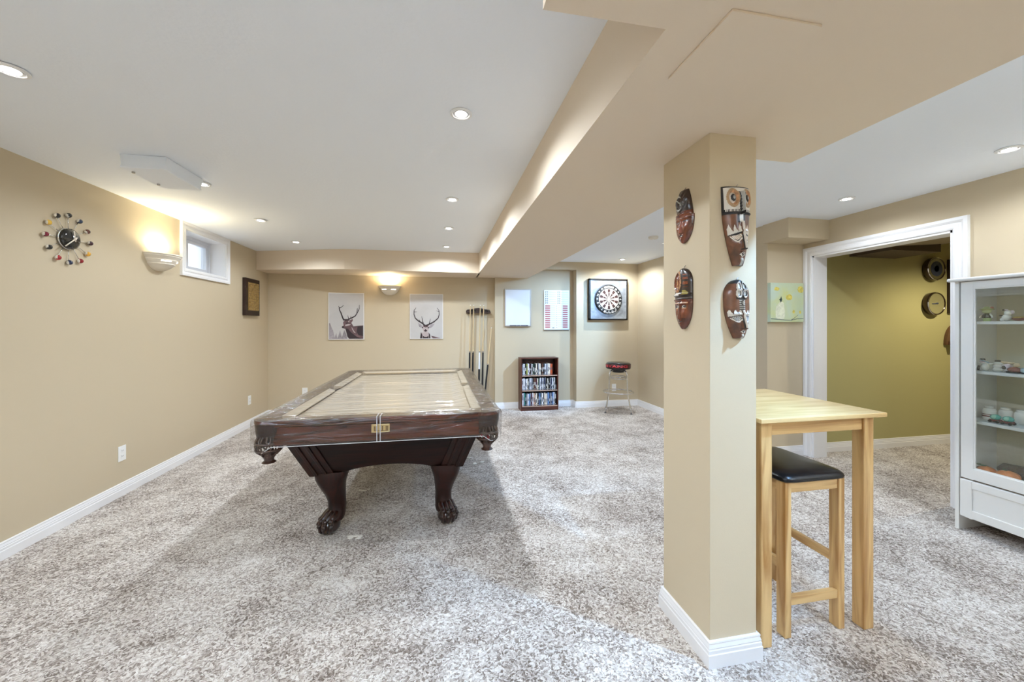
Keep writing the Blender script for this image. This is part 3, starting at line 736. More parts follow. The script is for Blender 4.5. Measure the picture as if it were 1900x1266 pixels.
MB().lathe([(0, .60), (.09, .60), (.10, .612), (.10, .635), (.14, .650), (0, .652)], (sx_, sy_, 0), n=32).build('swivel_plate', BLACK, cs, smooth=40)
for k in range(4):
    a = math.radians(-71.4) + k * PI / 2; c_, s_ = math.cos(a), math.sin(a)
    pts = [(0.03, .634), (.11, .634), (.148, .626), (.172, .604), (.180, .57), (.187, .45), (.198, .30), (.215, .20), (.240, .09), (.264, .012)]
    l = MB().tube([(sx_ + c_ * r, sy_ + s_ * r, z) for r, z in pts], .0115, 10).build('leg', CHROME, cs, smooth=True)
    MB().lathe([(0, 0), (.016, 0), (.015, .012), (.011, .022)], (sx_ + c_ * .264, sy_ + s_ * .264, 0), n=14).build('foot_cap', mat('grey rubber', (.12, .12, .12), .6), l, smooth=40)

# ------------------------------------------------------------------ bookcase
BW = wood('cherry veneer z', '#2c130c', '#5a2c1e', .4, 16, 'z'); BWX = wood('cherry veneer x', '#2c130c', '#5a2c1e', .4, 16, 'x')
kx0, kx1, ky0, ky1, kz = 1.232, 1.828, 5.715, 5.925, .800
bc = thing('bookcase', 'low dark cherry bookcase with three full shelves below the whiteboard', 'bookcase', ((kx0 + kx1) / 2, (ky0 + ky1) / 2, 0))
MB().box(kx0, kx0 + .016, ky0, ky1, 0, kz).build('side_panel', BW, bc, bevel=.001); MB().box(kx1 - .016, kx1, ky0, ky1, 0, kz).build('side_panel', BW, bc, bevel=.001)
MB().box(kx0 - .002, kx1 + .002, ky0 - .002, ky1, kz, kz + .014).build('top_panel', BWX, bc, bevel=.001)
MB().box(kx0 + .016, kx1 - .016, ky1 - .006, ky1, .06, kz).build('back_panel', BWX, bc)
shz = [.075, .315, .545]
SHF = mat('pale shelf edge', (.50, .36, .28), .4)  # shelf front edges, paler than the veneer
for z in shz:
    s = MB().box(kx0 + .016, kx1 - .016, ky0 + .004, ky1 - .006, z - .016, z).build('shelf', BWX, bc)
    MB().box(kx0 + .016, kx1 - .016, ky0 + .002, ky0 + .004, z - .014, z - .001).build('shelf_edge', SHF, s)
MB().box(kx0 + .016, kx1 - .016, ky0 + .006, ky0 + .02, 0, .059).build('plinth', BWX, bc)
# the books / cases on the shelves
BC = {'white': '#e4e4ea', 'grey': '#8f949e', 'black': '#101014', 'navy': '#1f2b48', 'teal': '#2f8f86', 'dark green': '#143226', 'brown': '#5a3a2c', 'tan': '#c9a78f', 'red': '#8a1c24', 'orange': '#b4512c', 'blue': '#5d84b5', 'cream': '#e6dccb', 'yellow green': '#a7b04a', 'plum': '#4a2038'}
rows = [
 (shz[2], .185, 0, 'grey white black yellow-green white plum black white dark-green black cream black grey cream black brown black white grey cream cream orange orange'),
 (shz[1], .190, .07, 'white white grey white cream black grey white grey black brown brown plum cream dark-green grey white navy white navy grey black cream black black grey navy white dark-green white black'),
 (shz[0], .200, 0, 'white grey teal dark-green grey white blue grey plum white tan brown cream black navy blue dark-green white black cream cream grey blue navy grey navy blue white black'),
]
ORD = 'first second third fourth fifth sixth seventh eighth ninth tenth eleventh twelfth thirteenth fourteenth fifteenth sixteenth seventeenth eighteenth nineteenth twentieth twenty-first twenty-second twenty-third twenty-fourth twenty-fifth twenty-sixth twenty-seventh twenty-eighth twenty-ninth thirtieth thirty-first'.split()
proto = {}
rb = random.Random(11)
for ri, (z, hh, lean, names) in enumerate(rows):
    names = names.split(); xl, xr = kx0 + .020, kx1 - .020 - (.07 if ri == 0 else .012)
    ws = [rb.uniform(.75, 1.25) for _ in names]; k = (xr - xl) / sum(ws); x = xl
    for i, nm in enumerate(names):
        w = ws[i] * k; nm_ = nm.replace('-', ' '); h = hh * rb.uniform(.90, 1.0); yy = ky0 + rb.uniform(.012, .03)
        lab = '%s book or case on the %s bookcase shelf, %s from its left end' % (nm_, ('top', 'middle', 'bottom')[ri], ORD[i])
        cm = mat('cover ' + nm_, BC[nm_], .4)
        sp = mat('spine print ' + ('light' if nm_ in ('black', 'navy', 'plum', 'dark green', 'brown', 'red') else 'dark'), (.62, .62, .6) if nm_ in ('black', 'navy', 'plum', 'dark green', 'brown', 'red') else (.10, .10, .13), .5)
        t = thing('book', lab, 'book', (x + w / 2, yy, z + .001), ('books on the %s shelf of the bookcase' % ('top', 'middle', 'bottom')[ri]))
        MB().box(x + .0006, x + w - .0006, yy, yy + .13, z + .001, z + h).build('cover', cm, t, bevel=.0015)
        mb = MB(); a = rb.uniform(.15, .5); b = a + rb.uniform(.15, .4)
        mb.box(x + w * .25, x + w * .75, yy - .0005, yy + .001, z + h * a, z + h * b); mb.box(x + w * .2, x + w * .8, yy - .0005, yy + .001, z + h * .06, z + h * .10)
        mb.build('spine_title', sp, t)
        x += w
# ------------------------------------------------------------------ whiteboard, checkout chart
t = thing('whiteboard', 'blank white dry-erase board in thin grey frame above the bookcase', 'whiteboard', (1.23, 5.94, 1.30))
WBY = 5.955
MB().box(1.028, 1.433, WBY - .014, WBY - .004, 1.316, 1.880).build('board', mat('dry-erase white', (.80, .82, .86), .15), t)
f = fr(MB(), 0, 1, 0, 1, 0, 1, .1)  # placeholder geometry replaced below
f.bm.clear()
for b in ((1.016, 1.030, 1.300, 1.893), (1.431, 1.445, 1.300, 1.893), (1.030, 1.431, 1.300, 1.316), (1.030, 1.431, 1.879, 1.893)): f.box(b[0], b[1], WBY - .018, WBY, b[2], b[3])
f.build('frame', mat('dull aluminium', (.52, .49, .46), .35, .7), t)
MB().box(1.040, 1.420, WBY - .045, WBY - .016, 1.298, 1.304).build('tray', mat('dull aluminium', (.52, .49, .46), .35, .7), t, bevel=.002)
for k, (x, l, c_, lb) in enumerate(((1.15, .11, (.02, .02, .02), 'black marker on the whiteboard tray, leftmost of three'), (1.235, .05, (.05, .05, .07), 'short dark marker cap on the whiteboard tray, middle of three'), (1.33, .12, (.03, .03, .05), 'dark marker on the whiteboard tray, rightmost of three'))):
    t = thing('marker', lb, 'marker', (x, WBY - .030, 1.304), 'markers on the whiteboard tray')
    MB().lathe([(.0, -l / 2), (.0075, -l / 2), (.0075, l / 4), (.0, l / 4)], (x, WBY - .032, 1.3118), 'x', 12).build('barrel', mat('marker %d' % k, c_, .4), t, smooth=40)
    MB().lathe([(.0, l / 4), (.0082, l / 4), (.007, l / 2), (.0, l / 2)], (x, WBY - .032, 1.3118), 'x', 12).build('cap', BLACK, t, smooth=40)
t = thing('score_chart', 'white darts scoring chart with red bars beside the whiteboard', 'chart', (1.87, 5.945, 1.245))
hx0, hx1, hz0, hz1 = 1.656, 2.082, 1.246, 1.885
MB().box(hx0, hx1, WBY - .014, WBY, hz0, hz1).build('board', mat('chart white', (.84, .84, .86), .35), t, bevel=.002)
def hp(u, v, w): return (hx0 + (hx1 - hx0) * u, WBY - .014 - w, hz1 - (hz1 - hz0) * v)
red = MB(); gl = MB(); dk = MB()
for k in range(11):
    v = .385 + k * .0535
    for u0, u1 in ((.05, .245), (.745, .94)):
        red.prism([hp(u0, v, .0004), hp(u1, v, .0004), hp(u1, v + .030, .0004), hp(u0, v + .030, .0004)], (0, -.0006, 0))
    for u0, u1 in ((.26, .44), (.56, .73)): gl.prism([hp(u0, v + .008, .0004), hp(u1, v + .008, .0004), hp(u1, v + .014, .0004), hp(u0, v + .014, .0004)], (0, -.0004, 0))
    dk.prism([hp(.48, v + .012, .0004), hp(.52, v + .012, .0004), hp(.52, v + .02, .0004), hp(.48, v + .02, .0004)], (0, -.0004, 0))
for k in range(6):
    v = .035 + k * .0535 + (.01 if k > 2 else 0)
    for u0 in (.05, .53):
        for du in (0, .065):
            dk.prism([hp(u0 + du, v, .0004), hp(u0 + du + .045, v, .0004), hp(u0 + du + .045, v + .012, .0004), hp(u0 + du + .02, v + .034, .0004), hp(u0 + du, v + .034, .0004), hp(u0 + du + .02, v + .016, .0004)], (0, -.0004, 0))
    for u0, u1 in ((.19, .49), (.67, .96)): gl.prism([hp(u0, v + .022, .0004), hp(u1, v + .022, .0004), hp(u1, v + .029, .0004), hp(u0, v + .029, .0004)], (0, -.0004, 0))
dk.prism([hp(.33, .945, .0004), hp(.41, .945, .0004), hp(.41, .962, .0004), hp(.33, .962, .0004)], (0, -.0004, 0))
red.build('red_bars', mat('chart red', (.45, .09, .10), .5), t); gl.build('grey_lines', mat('chart grey', (.45, .45, .48), .5), t); dk.build('dark_marks', mat('chart dark', (.05, .04, .05), .5), t)
MB().box(hx0, hx1, WBY - .018, WBY - .002, hz0 - .012, hz0).build('bottom_rail', mat('dark grey rail', (.12, .12, .12), .5), t)

# ------------------------------------------------------------------ dartboard cabinet
DYF = 5.735
t = thing('dartboard', 'round dartboard mounted on square grey backing in black frame', 'dartboard', (2.677, 5.80, 1.40))
dx0, dx1, dz0, dz1 = 2.349, 3.006, 1.402, 2.063
mb = MB()
for b in ((dx0, dx0 + .022, dz0, dz1), (dx1 - .022, dx1, dz0, dz1), (dx0, dx1, dz0, dz0 + .022), (dx0, dx1, dz1 - .022, dz1)): mb.box(b[0], b[1], DYF, 5.80, b[2], b[3])
mb.build('frame', mat('black lacquer', (.012, .010, .010), .3), t)
MB().box(dx0 + .02, dx1 - .02, DYF + .012, 5.798, dz0 + .02, dz1 - .02).build('backing', mat('brushed grey backing', (.30, .33, .37), .35, .3, bump=(14, .35), var=(7, .35), stretch=(1, 1, 1.6)), t)
mb = MB()
for b in ((dx0 + .022, dx1 - .022, dz0 + .022, dz0 + .027), (dx0 + .022, dx1 - .022, dz1 - .027, dz1 - .022), (dx0 + .022, dx0 + .027, dz0 + .022, dz1 - .022), (dx1 - .027, dx1 - .022, dz0 + .022, dz1 - .022)): mb.box(b[0], b[1], DYF + .006, DYF + .013, b[2], b[3])
mb.build('inner_trim', mat('pale grey line', (.55, .56, .58), .4), t)
dc = (2.672, 1.735)
bd = MB().lathe([(0, -.028), (.222, -.028), (.226, -.024), (.226, 0)], (dc[0], DYF + .012, dc[1]), 'y', 64).build('board', mat('board black', (.012, .012, .012), .6), t, smooth=40)
def sector(mb, r0, r1, a0, a1, y, n=4):
    P = [(r0, a0 + (a1 - a0) * k / n) for k in range(n + 1)] + [(r1, a1 - (a1 - a0) * k / n) for k in range(n + 1)]
    mb.prism([(dc[0] + r * math.sin(a), y, dc[1] + r * math.cos(a)) for r, a in P], (0, -.0008, 0))
yb_ = DYF - .0165
cream = MB(); dark = MB(); rr_ = MB(); gg = MB()
for k in range(20):
    a = k * PI / 10; a0, a1 = a - PI / 20, a + PI / 20; d = dark if k % 2 == 0 else cream
    sector(cream if k % 2 else dark, .108, .160, a0, a1, yb_); sector(cream if k % 2 else dark, .018, .098, a0, a1, yb_)
    if k % 2 == 0: sector(cream, .013, .020, a0, a1, yb_ - .0004)
    sector(rr_ if k % 2 == 0 else cream, .098, .108, a0, a1, yb_); sector(cream, .160, .170, a0, a1, yb_)
dark.build('dark_segments', mat('dark maroon sisal', (.055, .022, .02), .8), bd)
cream.build('cream_segments', mat('cream sisal', (.78, .72, .62), .8), bd)
rr_.build('triple_ring', mat('faded rose sisal', (.55, .36, .32), .8), bd)
MB().lathe([(0, -.0308), (.016, -.0308), (.016, -.028)], (dc[0], DYF + .012, dc[1]), 'y', 20).build('bullseye', mat('pale green sisal', (.45, .55, .50), .8), bd)
nm_b = MB()
for k, s in enumerate((20, 1, 18, 4, 13, 6, 10, 15, 2, 17, 3, 19, 7, 16, 8, 11, 14, 9, 12, 5)):
    if s in (20,): continue
    a = k * PI / 10
    tm = text_mb(str(s), .040, lambda u, v, w: (dc[0] + .197 * math.sin(a) + u * math.cos(a) + v * math.sin(a), yb_ - .001 - w, dc[1] + .197 * math.cos(a) - u * math.sin(a) + v * math.cos(a)), .0004, .001)
    me = bpy.data.meshes.new('x'); tm.bm.to_mesh(me); nm_b.bm.from_mesh(me); bpy.data.meshes.remove(me)
nm_b.build('numbers', mat('number white', (.8, .8, .78), .5), bd)
mb = MB(); sector(mb, .186, .212, -.42, .42, yb_ - .0004, 12); mb.build('top_label', mat('label cream', (.8, .78, .72), .5), bd)
mb = MB()
for a0 in (2.62, 2.84, 3.06, 3.28, 3.50): sector(mb, .214, .225, a0 - .08, a0 + .08, yb_ - .0006)
mb.build('bottom_label', mat('label cream', (.8, .78, .72), .5), bd)
MB().tube([(dc[0] + .236 * math.cos(2 * PI * k / 64), DYF + .008, dc[1] + .236 * math.sin(2 * PI * k / 64)) for k in range(65)], .0025, 6).build('outer_wire', mat('dark wire', (.06, .06, .06), .4, .8), t, smooth=True)

# ------------------------------------------------------------------ deer prints
def print_thing(label, x0, x1, z0, z1, rect, shapes):
    t = thing('wall_print', label, 'picture', ((x0 + x1) / 2, YF, z0), 'stag prints on the far wall')
    MB().box(x0, x1, YF - .022, YF, z0, z1).build('canvas', mat('canvas white', (.78, .77, .77), .6), t, bevel=.001)
    MB().box(x0 + .008, x1 - .008, YF - .0228, YF - .0215, z0 + .008, z1 - .008).build('print_ground', mat('print pale grey', (.52, .505, .50), .6, var=(3, .05)), t)
    def pl(u, v, w): return (x0 + (x1 - x0) * (u - rect[0]) / (rect[2] - rect[0]), YF - .0228 - w, z1 - (z1 - z0) * (v - rect[1]) / (rect[3] - rect[1]))
    for i, (nm, m, polys) in enumerate(shapes):
        mb = MB()
        for j, p in enumerate(polys):
            mb.prism([pl(u, v, .0001 + i * .0003) for u, v in p], (0, -.0003 - j * 2e-5, 0))
        mb.build(nm, m, t)
DK = mat('print black', (.035, .022, .026), .7); MD = mat('print umber', (.12, .07, .075), .7, var=(9, .5)); GR = mat('print grey', (.30, .27, .29), .7, var=(12, .35)); LT = mat('print light', (.45, .38, .38), .7)
print_thing('stag print looking left over fir trees, left of the far sconce', -1.604, -1.105, 1.103, 1.799, (115, 160, 880, 1155), [
 ('fir_trees', GR, [[(130, 1135), (130, 810), (150, 800), (185, 900), (215, 960), (240, 1060), (230, 1135)], [(225, 1135), (285, 1010), (310, 1135)], [(310, 1135), (362, 950), (400, 1090), (400, 1135)], [(395, 1135), (452, 940), (500, 1050), (515, 1135)]]),
 ('body', MD, [[(470, 900), (500, 1010), (525, 1100), (560, 1136), (860, 1136), (860, 850), (760, 858), (650, 872), (615, 810), (560, 790), (480, 800)]]),
 ('head', MD, [[(430, 775), (470, 748), (560, 745), (632, 712), (640, 745), (610, 790), (590, 830), (520, 880), (470, 925), (410, 905), (398, 880), (440, 850), (430, 810)]]),
 ('dark_coat', DK, [[(480, 920), (540, 930), (600, 1000), (720, 1090), (840, 1136), (560, 1136), (520, 1090)], [(398, 880), (425, 860), (450, 885), (445, 912), (405, 905)], [(740, 880), (860, 860), (860, 1080), (760, 1060), (720, 980)], [(480, 795), (560, 785), (570, 800), (490, 815)]]),
 ('light_marks', LT, [[(540, 760), (560, 755), (565, 785), (540, 785)], [(470, 840), (540, 820), (600, 830), (560, 850), (480, 870)], [(610, 880), (650, 950), (700, 1020), (660, 1000), (620, 930)]]),
 ('antlers', DK, [stroke([(450, 745), (420, 690), (385, 590), (350, 520), (345, 480)], 34, 16), stroke([(350, 500), (335, 440)], 14, 8), stroke([(350, 480), (385, 470), (440, 425)], 18, 8), stroke([(450, 735), (540, 730), (600, 690)], 36, 26), stroke([(600, 700), (690, 650), (735, 580), (775, 500), (780, 410)], 28, 8), stroke([(725, 590), (722, 490)], 14, 6), stroke([(745, 550), (742, 480)], 12, 6), stroke([(545, 710), (530, 640)], 16, 8), stroke([(590, 690), (600, 650)], 14, 8)]),
])
print_thing('stag print facing forward with wide antlers, right of the far sconce', -.442, .060, 1.107, 1.800, (125, 190, 815, 1135), [
 ('neck', LT, [[(370, 1000), (520, 1000), (545, 1120), (350, 1120)]]),
 ('ears', GR, [[(290, 790), (350, 830), (400, 880), (385, 910), (320, 880)], [(520, 880), (560, 830), (640, 815), (590, 885), (530, 915)]]),
 ('face', LT, [[(400, 850), (520, 850), (520, 920), (490, 990), (450, 1010), (410, 990), (385, 920)]]),
 ('dark_features', DK, [[(415, 965), (450, 925), (485, 965), (450, 985)], [(380, 880), (405, 890), (395, 912), (375, 905)], [(490, 890), (525, 885), (520, 915), (495, 910)], [(355, 990), (385, 1050), (385, 1122), (335, 1122)], [(515, 1000), (545, 1050), (550, 1122), (520, 1122)], [(395, 1070), (430, 1090), (480, 1090), (510, 1070), (515, 1122), (395, 1122)]]),
 ('shoulder', MD, [[(565, 1070), (640, 1085), (760, 1122), (600, 1122)]]),
 ('brow', MD, [[(400, 850), (450, 835), (510, 850), (500, 880), (455, 895), (405, 880)]]),
 ('antlers', DK, [stroke([(440, 860), (390, 810), (300, 755), (240, 700), (212, 620), (212, 540), (255, 480)], 34, 8), stroke([(450, 860), (520, 830), (620, 780), (710, 700), (735, 620), (730, 540), (690, 480)], 34, 8), stroke([(215, 568), (280, 568)], 12, 4), stroke([(730, 560), (670, 540)], 12, 4), stroke([(400, 810), (385, 740), (372, 660)], 22, 6), stroke([(520, 830), (535, 780), (550, 710)], 20, 6), stroke([(340, 775), (310, 720)], 14, 5), stroke([(600, 790), (615, 750)], 12, 5)]),
])
# ------------------------------------------------------------------ cue rack with cues
RK = mat('black walnut', (.030, .012, .010), .35, coat=.4)
t = thing('cue_rack', 'dark wooden wall rack holding pool cues in the far corner', 'cue rack', (.61, YF, 1.50))
P = [(.420, 1.505), (.415, 1.545), (.435, 1.565), (.50, 1.572), (.55, 1.585), (.61, 1.592), (.67, 1.585), (.72, 1.572), (.785, 1.565), (.803, 1.545), (.797, 1.508), (.76, 1.500), (.61, 1.512), (.46, 1.498)]
MB().prism([(x, YF - .02, z) for x, z in P], (0, .02, 0)).build('back_board', RK, t, bevel=.003)
MB().box(.425, .797, YF - .085, YF - .02, 1.508, 1.530).build('cue_shelf', RK, t, bevel=.004)
mb = MB()
for x in (.505, .555, .66, .715, .765): mb.lathe([(.0, 0), (.014, 0), (.014, .028), (0, .03)], (x, YF - .055, 1.528), n=12)
mb.build('clips', mat('glossy black', (.02, .02, .02), .15), t, smooth=40)
CUEW = mat('maple cue', (.62, .47, .27), .3, coat=.5); FER = mat('ivory ferrule', (.75, .72, .66), .4); RING = mat('silver ring', (.6, .6, .6), .25, .9); WRAP = mat('black cue butt', (.012, .012, .014), .35); WWRAP = mat('white cue wrap', (.75, .76, .78), .5)
def cue(top, bot, label, white=False, L=1.0):
    a, b = Vector(bot), Vector(top); t = thing('pool_cue', label, 'pool cue', bot, 'pool cues in the far corner')
    q = lambda f: a.lerp(b, f)
    g = .555
    MB().tube([q(g), q(.985)], .0105, 12, .0065).build('shaft', CUEW, t, smooth=40)
    MB().tube([q(.985), q(.997)], .0068, 12).build('ferrule', FER, t, smooth=40)
    MB().tube([q(.997), q(1.0)], .0062, 10, .004).build('tip', mat('cue tip brown', (.20, .10, .06), .8), t, smooth=40)
    MB().tube([q(g - .012), q(g)], .0125, 12).build('joint_ring', RING, t, smooth=40)
    if white:
        MB().tube([q(.385), q(g - .012)], .0150, 12, .0125).build('grip', WWRAP, t, smooth=40)
        MB().tube([q(0), q(.385)], .0165, 12, .0150).build('butt', WRAP, t, smooth=40)
    else: MB().tube([q(0), q(g - .012)], .0165, 12, .0125).build('butt', WRAP, t, smooth=40)
cy_ = YF - .0955
cue((.479, cy_, 1.645), (.452, cy_ - .02, 0), 'pool cue with black butt, leftmost in the corner rack')
cue((.531, cy_, 1.645), (.503, cy_ - .02, 0), 'pool cue with black butt, second from left in the corner rack')
cue((.633, cy_, 1.645), (.603, cy_ - .02, 0), 'pool cue with a white grip in the corner rack', True)
cue((.688, cy_, 1.645), (.656, cy_ - .02, 0), 'pool cue with black butt just right of the white-gripped cue')
cue((.738, cy_, 1.600), (.735, cy_ - .01, .12), 'slim pale cue at the right end of the corner rack') if False else None
a5 = cue((.812, 5.975, 1.29), (.672, 5.90, 0), 'short pool cue leaning in the corner below the rack')

# ------------------------------------------------------------------ left wall: plaque and ball clock
t = thing('relief_plaque', 'gold relief plaque on a dark wooden board in the far left corner', 'plaque', (XL, 5.525, 1.44))
MB().box(XL, XL + .040, 5.328, 5.705, 1.445, 1.920).build('board', wood('plaque wood', '#180a06', '#2a120b', .5, 14, 'z'), t, bevel=.004)
ro = MB().box(XL + .040, XL + .046, 5.385, 5.668, 1.508, 1.868).build('relief', mat('antique gold', (.42, .29, .12), .35, .75, bump=(60, .4)), t)
mb = MB(); rg = random.Random(5)
z = 1.518
while z < 1.855:
    y = 5.392; h = rg.choice((.016, .022, .030))
    while y < 5.655:
        w = rg.uniform(.012, .045); w = min(w, 5.662 - y)
        if rg.random() < .8 and w > .006: mb.box(XL + .046, XL + .046 + rg.uniform(.003, .010), y, y + w * .8, z, z + h * rg.uniform(.5, .85))
        y += w
    z += h
mb.build('relief_figures', mat('bright antique gold', (.58, .42, .18), .3, .75), ro, bevel=.001)

t = thing('ball_clock', 'black-faced wall clock ringed by twelve small billiard balls on wires', 'clock', (XL, 3.030, 1.890))
cc = Vector((XL, 3.030, 1.890))
MB().lathe([(0, 0), (.060, 0), (.068, .012), (.066, .030), (.050, .040), (0, .044)], cc, 'x', 40).build('dial', mat('gloss black', (.010, .010, .010), .12, coat=.5), t, smooth=True)
MB().lathe([(.064, .004), (.070, .006), (.070, .014), (.064, .016), (.064, .004)], cc, 'x', 40).build('rim', CHROME, t, smooth=True)
cols = {0: '#141414', 1: '#20304a', 2: '#5a2a22', 3: '#3b1520', 4: '#d8a23a', 5: '#8b1a24', 6: '#16244a', 7: '#a01c28', 8: '#101010', 9: '#7a1630', 10: '#e0b648', 11: '#141414'}
IV = mat('ivory', (.82, .79, .72), .15, coat=.6)
for k in range(12):
    a = PI / 2 - (k * PI / 6) + .02; dy, dz = math.cos(a), math.sin(a)
    w_ = MB().tube([cc + Vector((.012, dy * .06, dz * .06)), cc + Vector((.012, dy * .150, dz * .150))], .0020, 6).build('spoke', CHROME, t, smooth=True)
    bc_ = cc + Vector((.017, dy * .155, dz * .155)); tilt = random.Random(k).uniform(-.6, .6)
    mb = MB().ball(bc_, .0160, 18, 12)
    for f in mb.bm.faces:
        v = (f.calc_center_median() - bc_).normalized(); ax = Vector((.3, math.cos(tilt), math.sin(tilt))).normalized()
        f.material_index = 1 if abs(v.dot(ax)) > .62 else 0
    b_ = mb.build('ball', [mat('ball %d' % k, cols[k], .12, coat=.7), IV], t, smooth=True)
for nm, ang, l, w in (('hour_hand', 1.72, .052, .0035), ('minute_hand', -2.42, .088, .0040)):
    d = Vector((0, math.cos(ang), math.sin(ang)))
    MB().tube([cc + Vector((.050, 0, 0)) - d * .018, cc + Vector((.050, 0, 0)) + d * l], w, 6, w * .8).build(nm, mat('cream hand', (.80, .72, .62), .4), t, smooth=True)
MB().ball(cc + Vector((.050, 0, 0)), .008, 12, 8).build('hand_hub', mat('cream hand', (.80, .72, .62), .4), t, smooth=True)

# ------------------------------------------------------------------ carved masks on the pillar
MW = mat('mask mahogany', (.10, .022, .009), .22, coat=.6, var=(30, .5)); MDK = mat('mask dark', (.022, .009, .006), .3, coat=.5); MRB = mat('mask red brown', (.17, .040, .015), .22, coat=.6, var=(26, .45))
MWH = mat('mask white paint', (.78, .75, .70), .45); MTAN = mat('mask tan', (.45, .24, .12), .4, var=(60, .5)); MBK = mat('mask black paint', (.012, .011, .012), .4); MBR = mat('mask walnut', (.115, .042, .020), .3, coat=.4, var=(24, .6)); MSI = mat('mask silver paint', (.45, .45, .43), .3, .3)
def g(x, c, w): return math.exp(-((x - c) / w) ** 2)
def mask(label, wall, c, hw, z0, z1, depth, width_f, feat, colf, mats, nu=56, nv=110, sharp=35):
    """wall 'x' = on the pillar's left side (faces -x); 'y' = on its front (faces -y). c = centre along the wall."""
    t = thing('carved_mask', label, 'mask', (PX0, c, z0) if wall == 'x' else (c, PY0, z0), 'carved masks on the pillar')
    mb = MB(); V = []
    def put(s, v, d):   # s lateral (viewer's right +), d out of wall
        z = z1 - (z1 - z0) * v
        return (PX0 - d, c - s, z) if wall == 'x' else (c + s, PY0 - d, z)
    for j in range(nv + 1):
        v = j / nv; w = hw * width_f(v, 0); row = []
        for i in range(nu + 1):
            u = -1 + 2 * i / nu
            d = depth * max(0, 1 - abs(u) ** 2.4) ** .6 * (.35 + .65 * min(1, math.sin(PI * min(max(v, .0), 1)) ** .5 + .25)) + feat(u, v) * (1 if abs(u) < .97 else 0)
            sh = width_f(v, 1)
            row.append(mb.bm.verts.new(put(u * w + sh, v + (width_f(u, 2)) * (1 - v) ** 6, max(.0015, d))))
        V.append(row)
    for j in range(nv):
        for i in range(nu):
            f = mb._f([V[j][i], V[j][i + 1], V[j + 1][i + 1], V[j + 1][i]])
            f.material_index = colf(-1 + 2 * (i + .5) / nu, (j + .5) / nv)
    # back rim to the wall
    rim = [V[0][i] for i in range(nu + 1)] + [V[j][nu] for j in range(1, nv + 1)] + [V[nv][i] for i in range(nu - 1, -1, -1)] + [V[j][0] for j in range(nv - 1, 0, -1)]
    bk = []
    for q in rim:
        p = q.co.copy()
        if wall == 'x': p.x = PX0
        else: p.y = PY0
        bk.append(mb.bm.verts.new(p))
    for i in range(len(rim)):
        f = mb._f([rim[i], rim[(i + 1) % len(rim)], bk[(i + 1) % len(rim)], bk[i]])
        if f: f.material_index = 1
    mb.build('carving', mats, t, smooth=sharp)
    hk = MB()
    p0 = put(.004, -.02, .004); p1 = put(.0, .05, .004)
    hk.tube([p0, put(.002, .02, .006), p1], .0014, 5); hk.tube([put(.004, -.02, .004), put(.012, -.045, .003)], .0012, 5)
    hk.build('hanging_wire', mat('wire', (.25, .24, .23), .5, .6), t)
    return t
def face_feat(eye_v, nose_top, nose_bot, mouth_v, chin, sc=1.0):
    def f(u, v):
        n = 0
        if nose_top - .02 < v < nose_bot + .02:
            k = (v - nose_top) / (nose_bot - nose_top); n += (.004 + .012 * max(0, min(k, 1))) * g(u, 0, .10 + .10 * k * k)
        n += .007 * g(v, eye_v - .045, .016) * (g(u, -.42, .34) + g(u, .42, .34))     # brow
        for s in (-1, 1):
            n -= .006 * g(u, s * .42, .20) * g(v, eye_v, .022)
            n += .005 * g(u, s * .42, .12) * g(v, eye_v + .004, .012)
            n += .005 * g(u, s * .45, .28) * g(v, (nose_bot + eye_v) / 2 + .02, .05)
        n += .007 * g(u, 0, .28) * g(v, mouth_v - .012, .010) + .007 * g(u, 0, .24) * g(v, mouth_v + .014, .012) - .004 * g(u, 0, .26) * g(v, mouth_v, .005)
        n += .006 * g(u, 0, .26) * g(v, chin, .03)
        return n * sc
    return f
# upper left-side mask: dark crest, red-brown face
def wA(v, k):
    if k == 1: return .004 * math.sin(PI * v)
    if k == 2: return -.10 * v * (v > 0) * 0 + .0
    return max(.05, (math.sin(PI * min(1, .08 + v * .46 + .0)) ** .55 if v < .5 else 1) * (1 if v < .55 else (1 - ((v - .55) / .45) ** 2.2) ** .6 if v < 1 else .05)) if v < 1 else .06
fA = face_feat(.60, .56, .80, .865, .93, .62)
def featA(u, v):
    n = fA(u, v) if v > .45 else 0
    n += .010 * g(v, .47, .03) * g(u, 0, .9)
    if v < .42: n += .006 * abs(math.sin((u * 1.3 + v * 5) * 3)) * g(v, .24, .16) + .006 * g(math.hypot(u + .1, (v - .25) * 3), .42, .07)
    return n
def colA(u, v):
    if v < .42:
        r = math.hypot(u + .15, (v - .25) * 3.2)
        if abs(r - .42) < .05 and u > -.4: return 3
        if r < .40 and abs((u + .1) * .6 - (v - .25) * 3) < .05: return 3
        return 1
    if abs(v - .605) < .016 and .2 < abs(u) < .66: return 1
    if abs(v - .862) < .007 and abs(u) < .3: return 1
    if .42 < v < .54: return 2 if v > .48 else 0
    return 2 if abs(abs(u) - .35) < .3 else 0
mask('dark red carved mask with crest, upper one on the pillar\'s tan side', 'x', 1.462, .060, 1.668, 1.893, .022, wA, featA, colA, [MW, MDK, MRB, MSI])
fB = face_feat(.625, .60, .82, .875, .94, .62)
def featB(u, v):
    n = fB(u, v) if v > .52 else 0
    n += .008 * g(v, .44, .018) + .006 * g(v, .52, .015)
    r = math.hypot(u + .30, (v - .22) * 2.6); n += .006 * g(r, .40, .06)
    return n
